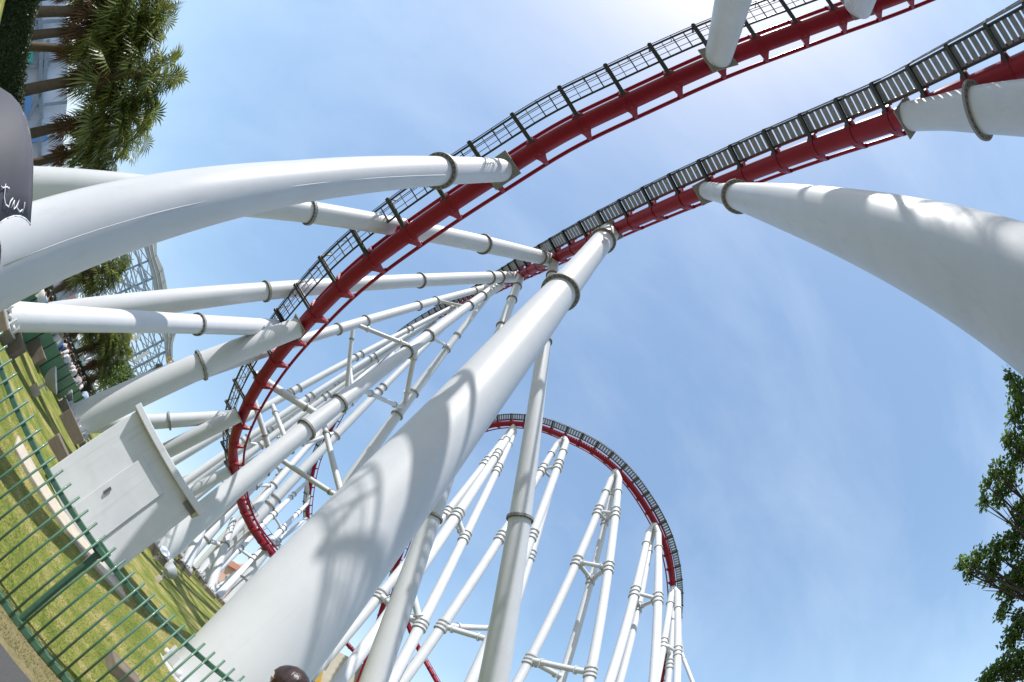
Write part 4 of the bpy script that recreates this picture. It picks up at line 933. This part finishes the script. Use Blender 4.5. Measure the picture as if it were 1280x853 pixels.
# steel coaster framework with grey cladding
az = math.degrees(azel(180, 420)[0]); q = PV(120, 450, az, 62)
fwk = thing('steel_framework', (q.x, q.y, ground(q.x, q.y)), 'big grey blue steel lattice with curved grey cladding on top, behind the palms', 'steel structure')
edge = [(178, 300), (186, 326), (191, 348), (193, 362), (196, 380), (198, 392), (201, 410), (206, 428), (207, 442), (209, 455)]
outer = [(196, 300), (196, 318), (204, 336), (207, 350), (210, 366), (221, 388), (223, 400), (221, 414), (216, 430), (216, 446)]
D0, D1 = 60, 64.5
for i in range(len(edge)-1):
    mb = MB(); mb.prism([PV(*p, az, D0-.3) for p in (edge[i], outer[i], outer[i+1], edge[i+1])], azdir(az)*.35); mb.build('cladding', M['clad'], fwk)
for k in (.33, .66):
    mb = MB(); mb.tube([PV(*edge[i], az, D0-.36).lerp(PV(*outer[i], az, D0-.36), k) for i in range(len(edge))], .06, 5); mb.build('seam', M['grey'], fwk)
for i in range(len(edge)): beam(fwk, edge[i], outer[i], az, D0-.36, .1, M['grey'], 'seam')
tp = [(176, 296), (186, 326), (191, 348), (196, 378), (199, 400), (205, 425), (206, 440), (203, 455), (196, 468), (188, 478)]
cols_ = []
for Dk in (D0, D1):
    row = []
    for x, y in tp:
        p = PV(x, y, az, Dk); g = ground(p.x, p.y); row.append((p.x, p.y, g, p.z)); e = MB(); e.bar(Vector((p.x, p.y, g)), p, .26, .26); e.build('column', M['frameb'], fwk)
    for (x0, y0, g0_, z0), (x1, y1, g1_, z1) in zip(row, row[1:]):
        e = MB(); lv = 0; z = 1.2; nl = int(min(z0, z1)/1.5)
        for lv in range(1, nl+1):
            z = lv*1.5; e.bar(Vector((x0, y0, z)), Vector((x1, y1, z)), .17, .17)
            a_, b2 = ((x0, y0), (x1, y1)) if lv % 2 else ((x1, y1), (x0, y0)); e.bar(Vector((*a_, z)), Vector((*b2, min(z+1.5, max(z0, z1)))), .11, .11)
        e.build('bracing', M['frameb'] if Dk == D0 else M['grey'], fwk)
    cols_.append(row)
for (x0, y0, g0_, z0), (x1, y1, g1_, z1) in zip(*cols_):
    e = MB()
    for lv in range(1, int(min(z0, z1)/1.5)+1): e.bar(Vector((x0, y0, lv*1.5)), Vector((x1, y1, lv*1.5)), .17, .17)
    e.build('tie_beam', M['frameb'], fwk)
for a, b_ in (((143, 350), (185, 365)), ((150, 326), (170, 372)), ((168, 312), (186, 352)), ((160, 340), (150, 366)), ((183, 365), (172, 335))):
    beam(fwk, a, b_, az, 59.4, .24, M['frameb'])
for a, b_ in (((143, 437), (176, 419)), ((168, 452), (186, 440)), ((98, 459), (114, 450)), ((172, 486), (214, 464))):
    beam(fwk, a, b_, az, 58.5, .42, M['white2'], 'tube')
e = MB(); e.prism([PV(x, y, az, 59) for x, y in ((198, 455), (206, 458), (212, 470), (204, 478), (196, 466))], azdir(az)*2); e.build('machine_box', M['dark'], fwk)
ym = MB(); pa_, pb_ = PV(211, 448, az, 58), PV(222, 464, az, 58)
for dx in (-.35, .35): ym.bar(pa_+azdir(az+90)*dx*.6+Z*dx, pb_+azdir(az+90)*dx*.6+Z*dx, .16)
for k in range(7): c = pa_.lerp(pb_, k/6); ym.bar(c-Z*.35, c+Z*.35, .14)
ym.build('yellow_lattice', M['yellow'], fwk)

# ------------------------------------------------------------------ umbrella and its holder at the left edge
fabric = mat('umbrella_fabric', (.04, .04, .05), .62, var=(.07, .07, .085), scale=4, amount=.4, spec=.45)
DU = 1.6
_r = (W(20, 230)-W(-10, 230)).normalized(); _u = (W(5, 215)-W(5, 245)); _u = (_u-_r*_u.dot(_r)).normalized(); _f = _r.cross(_u)
if _f.dot(W(5, 230)) > 0: _f = -_f              # towards the lens
axis = (_u+_f*.16-_r*.05).normalized(); Ru = .46; hgt_ = .40
ru = (_r-axis*_r.dot(axis)).normalized(); rw = axis.cross(ru)
if rw.dot(_f) < 0: rw = -rw
hemc = P(41, 268, DU)-ru*Ru; apex = hemc+axis*hgt_
um = thing('umbrella', hemc, 'dark grey umbrella with white script near its hem at the left edge', 'umbrella')
b = MB(); nr, ns = 10, 8
def canopy(u_, v_):     # u_: 0..8 panel coordinate, v_: 0 apex .. 1 hem
    k = math.floor(u_); f_ = u_-k; a0 = k*math.pi/4+.27; a1 = a0+math.pi/4; rad_ = Ru*math.sin(v_*math.pi/2)**.62; hh_ = hgt_*max(0, math.cos(v_*math.pi/2))**.9
    if v_ > .999: hh_ = 0
    p0 = ru*math.cos(a0)+rw*math.sin(a0); p1 = ru*math.cos(a1)+rw*math.sin(a1); q_ = p0.lerp(p1, f_); sag = 4*f_*(1-f_)
    q_ = q_*(1+.03*sag)                          # panel between chord and arc
    return hemc+q_*rad_+axis*(hh_+.055*sag*v_**3)
for k in range(8):
    k0_ = len(b.v)
    for i in range(ns+1):
        for j in range(nr+1): b.v.append(canopy(k+i/ns-(1e-6 if i == ns else 0), max(j/nr, .001)))
    for i in range(ns):
        for j in range(nr): q_ = k0_+i*(nr+1)+j; b.f.append((q_, q_+nr+1, q_+nr+2, q_+1)); b.sm.append(True)
co = b.build('canopy', fabric, um, fix=False)
sd = co.modifiers.new('thick', 'SOLIDIFY'); sd.thickness = .002
for k in range(8):
    e = MB(); e.tube([canopy(k, v)-axis*.004 for v in np.linspace(.02, 1, 10)], .0025, 6); e.build('rib', M['bolt'], um)
e = MB(); e.tube([hemc-axis*.35, apex+axis*.05], .006, 8); e.build('shaft', M['bolt'], um)
e = MB()
for k in range(8):
    for i in range(8): e.tube([canopy(k+i/8, 1), canopy(min(k+(i+1)/8, k+.9999), 1)], .0025, 5)
e.build('hem', mat('white_hem', (.7, .7, .73), .7), um)
# white script along the hem, drawn as short beads of thread
def on_canopy(px, py):                           # nearest canopy point to a pixel ray
    d = W(px, py); best = None
    for iu in range(0, 160):
        for iv in range(50, 100):
            p = canopy(iu/20, iv/100); c_3 = (p-CAM).normalized().dot(d)
            if best is None or c_3 > best[0]+1e-7 and (p-CAM).length < 1.6: best = (c_3, p)
    return best[1]
script = [[(1, 239), (4, 241), (9, 240), (12, 242)], [(7, 236), (6, 244), (5, 253), (7, 262), (11, 265)], [(11, 264), (13, 258), (16, 254)],
          [(14, 266), (18, 257), (17, 268), (20, 265), (24, 256), (21, 266), (25, 271), (28, 268)], [(31, 259), (30, 266), (28, 272)]]
e = MB()
for st_ in script:
    pts2 = [P(x, y-6, (on_canopy(x, y-6)-CAM).length-.005) for x, y in st_]; e.tube(pts2, .0022, 5)
e.build('lettering', mat('white_print', (.75, .75, .75), .7), um)
# the person holding it stands just outside the left edge: hair shows as a brown sliver
hq = P(-33, 324, 1.55); hz = hq.z; sc2 = (hz+.06)/1.70
person((hq.x, hq.y, 0), 2.3, 'person with brown hair under the umbrella, just touching the left edge', cm((.20, .21, .24)), cm((.03, .03, .05)), 1, sc2, hair=mat('brown_hair', (.10, .04, .03), .5), near=True)
print('umb', hz, Ru, hgt_)

for o_ in bpy.data.objects:
    if 'label' in o_ and not 4 <= len(o_['label'].split()) <= 16: print('LABEL', len(o_['label'].split()), o_['label'])
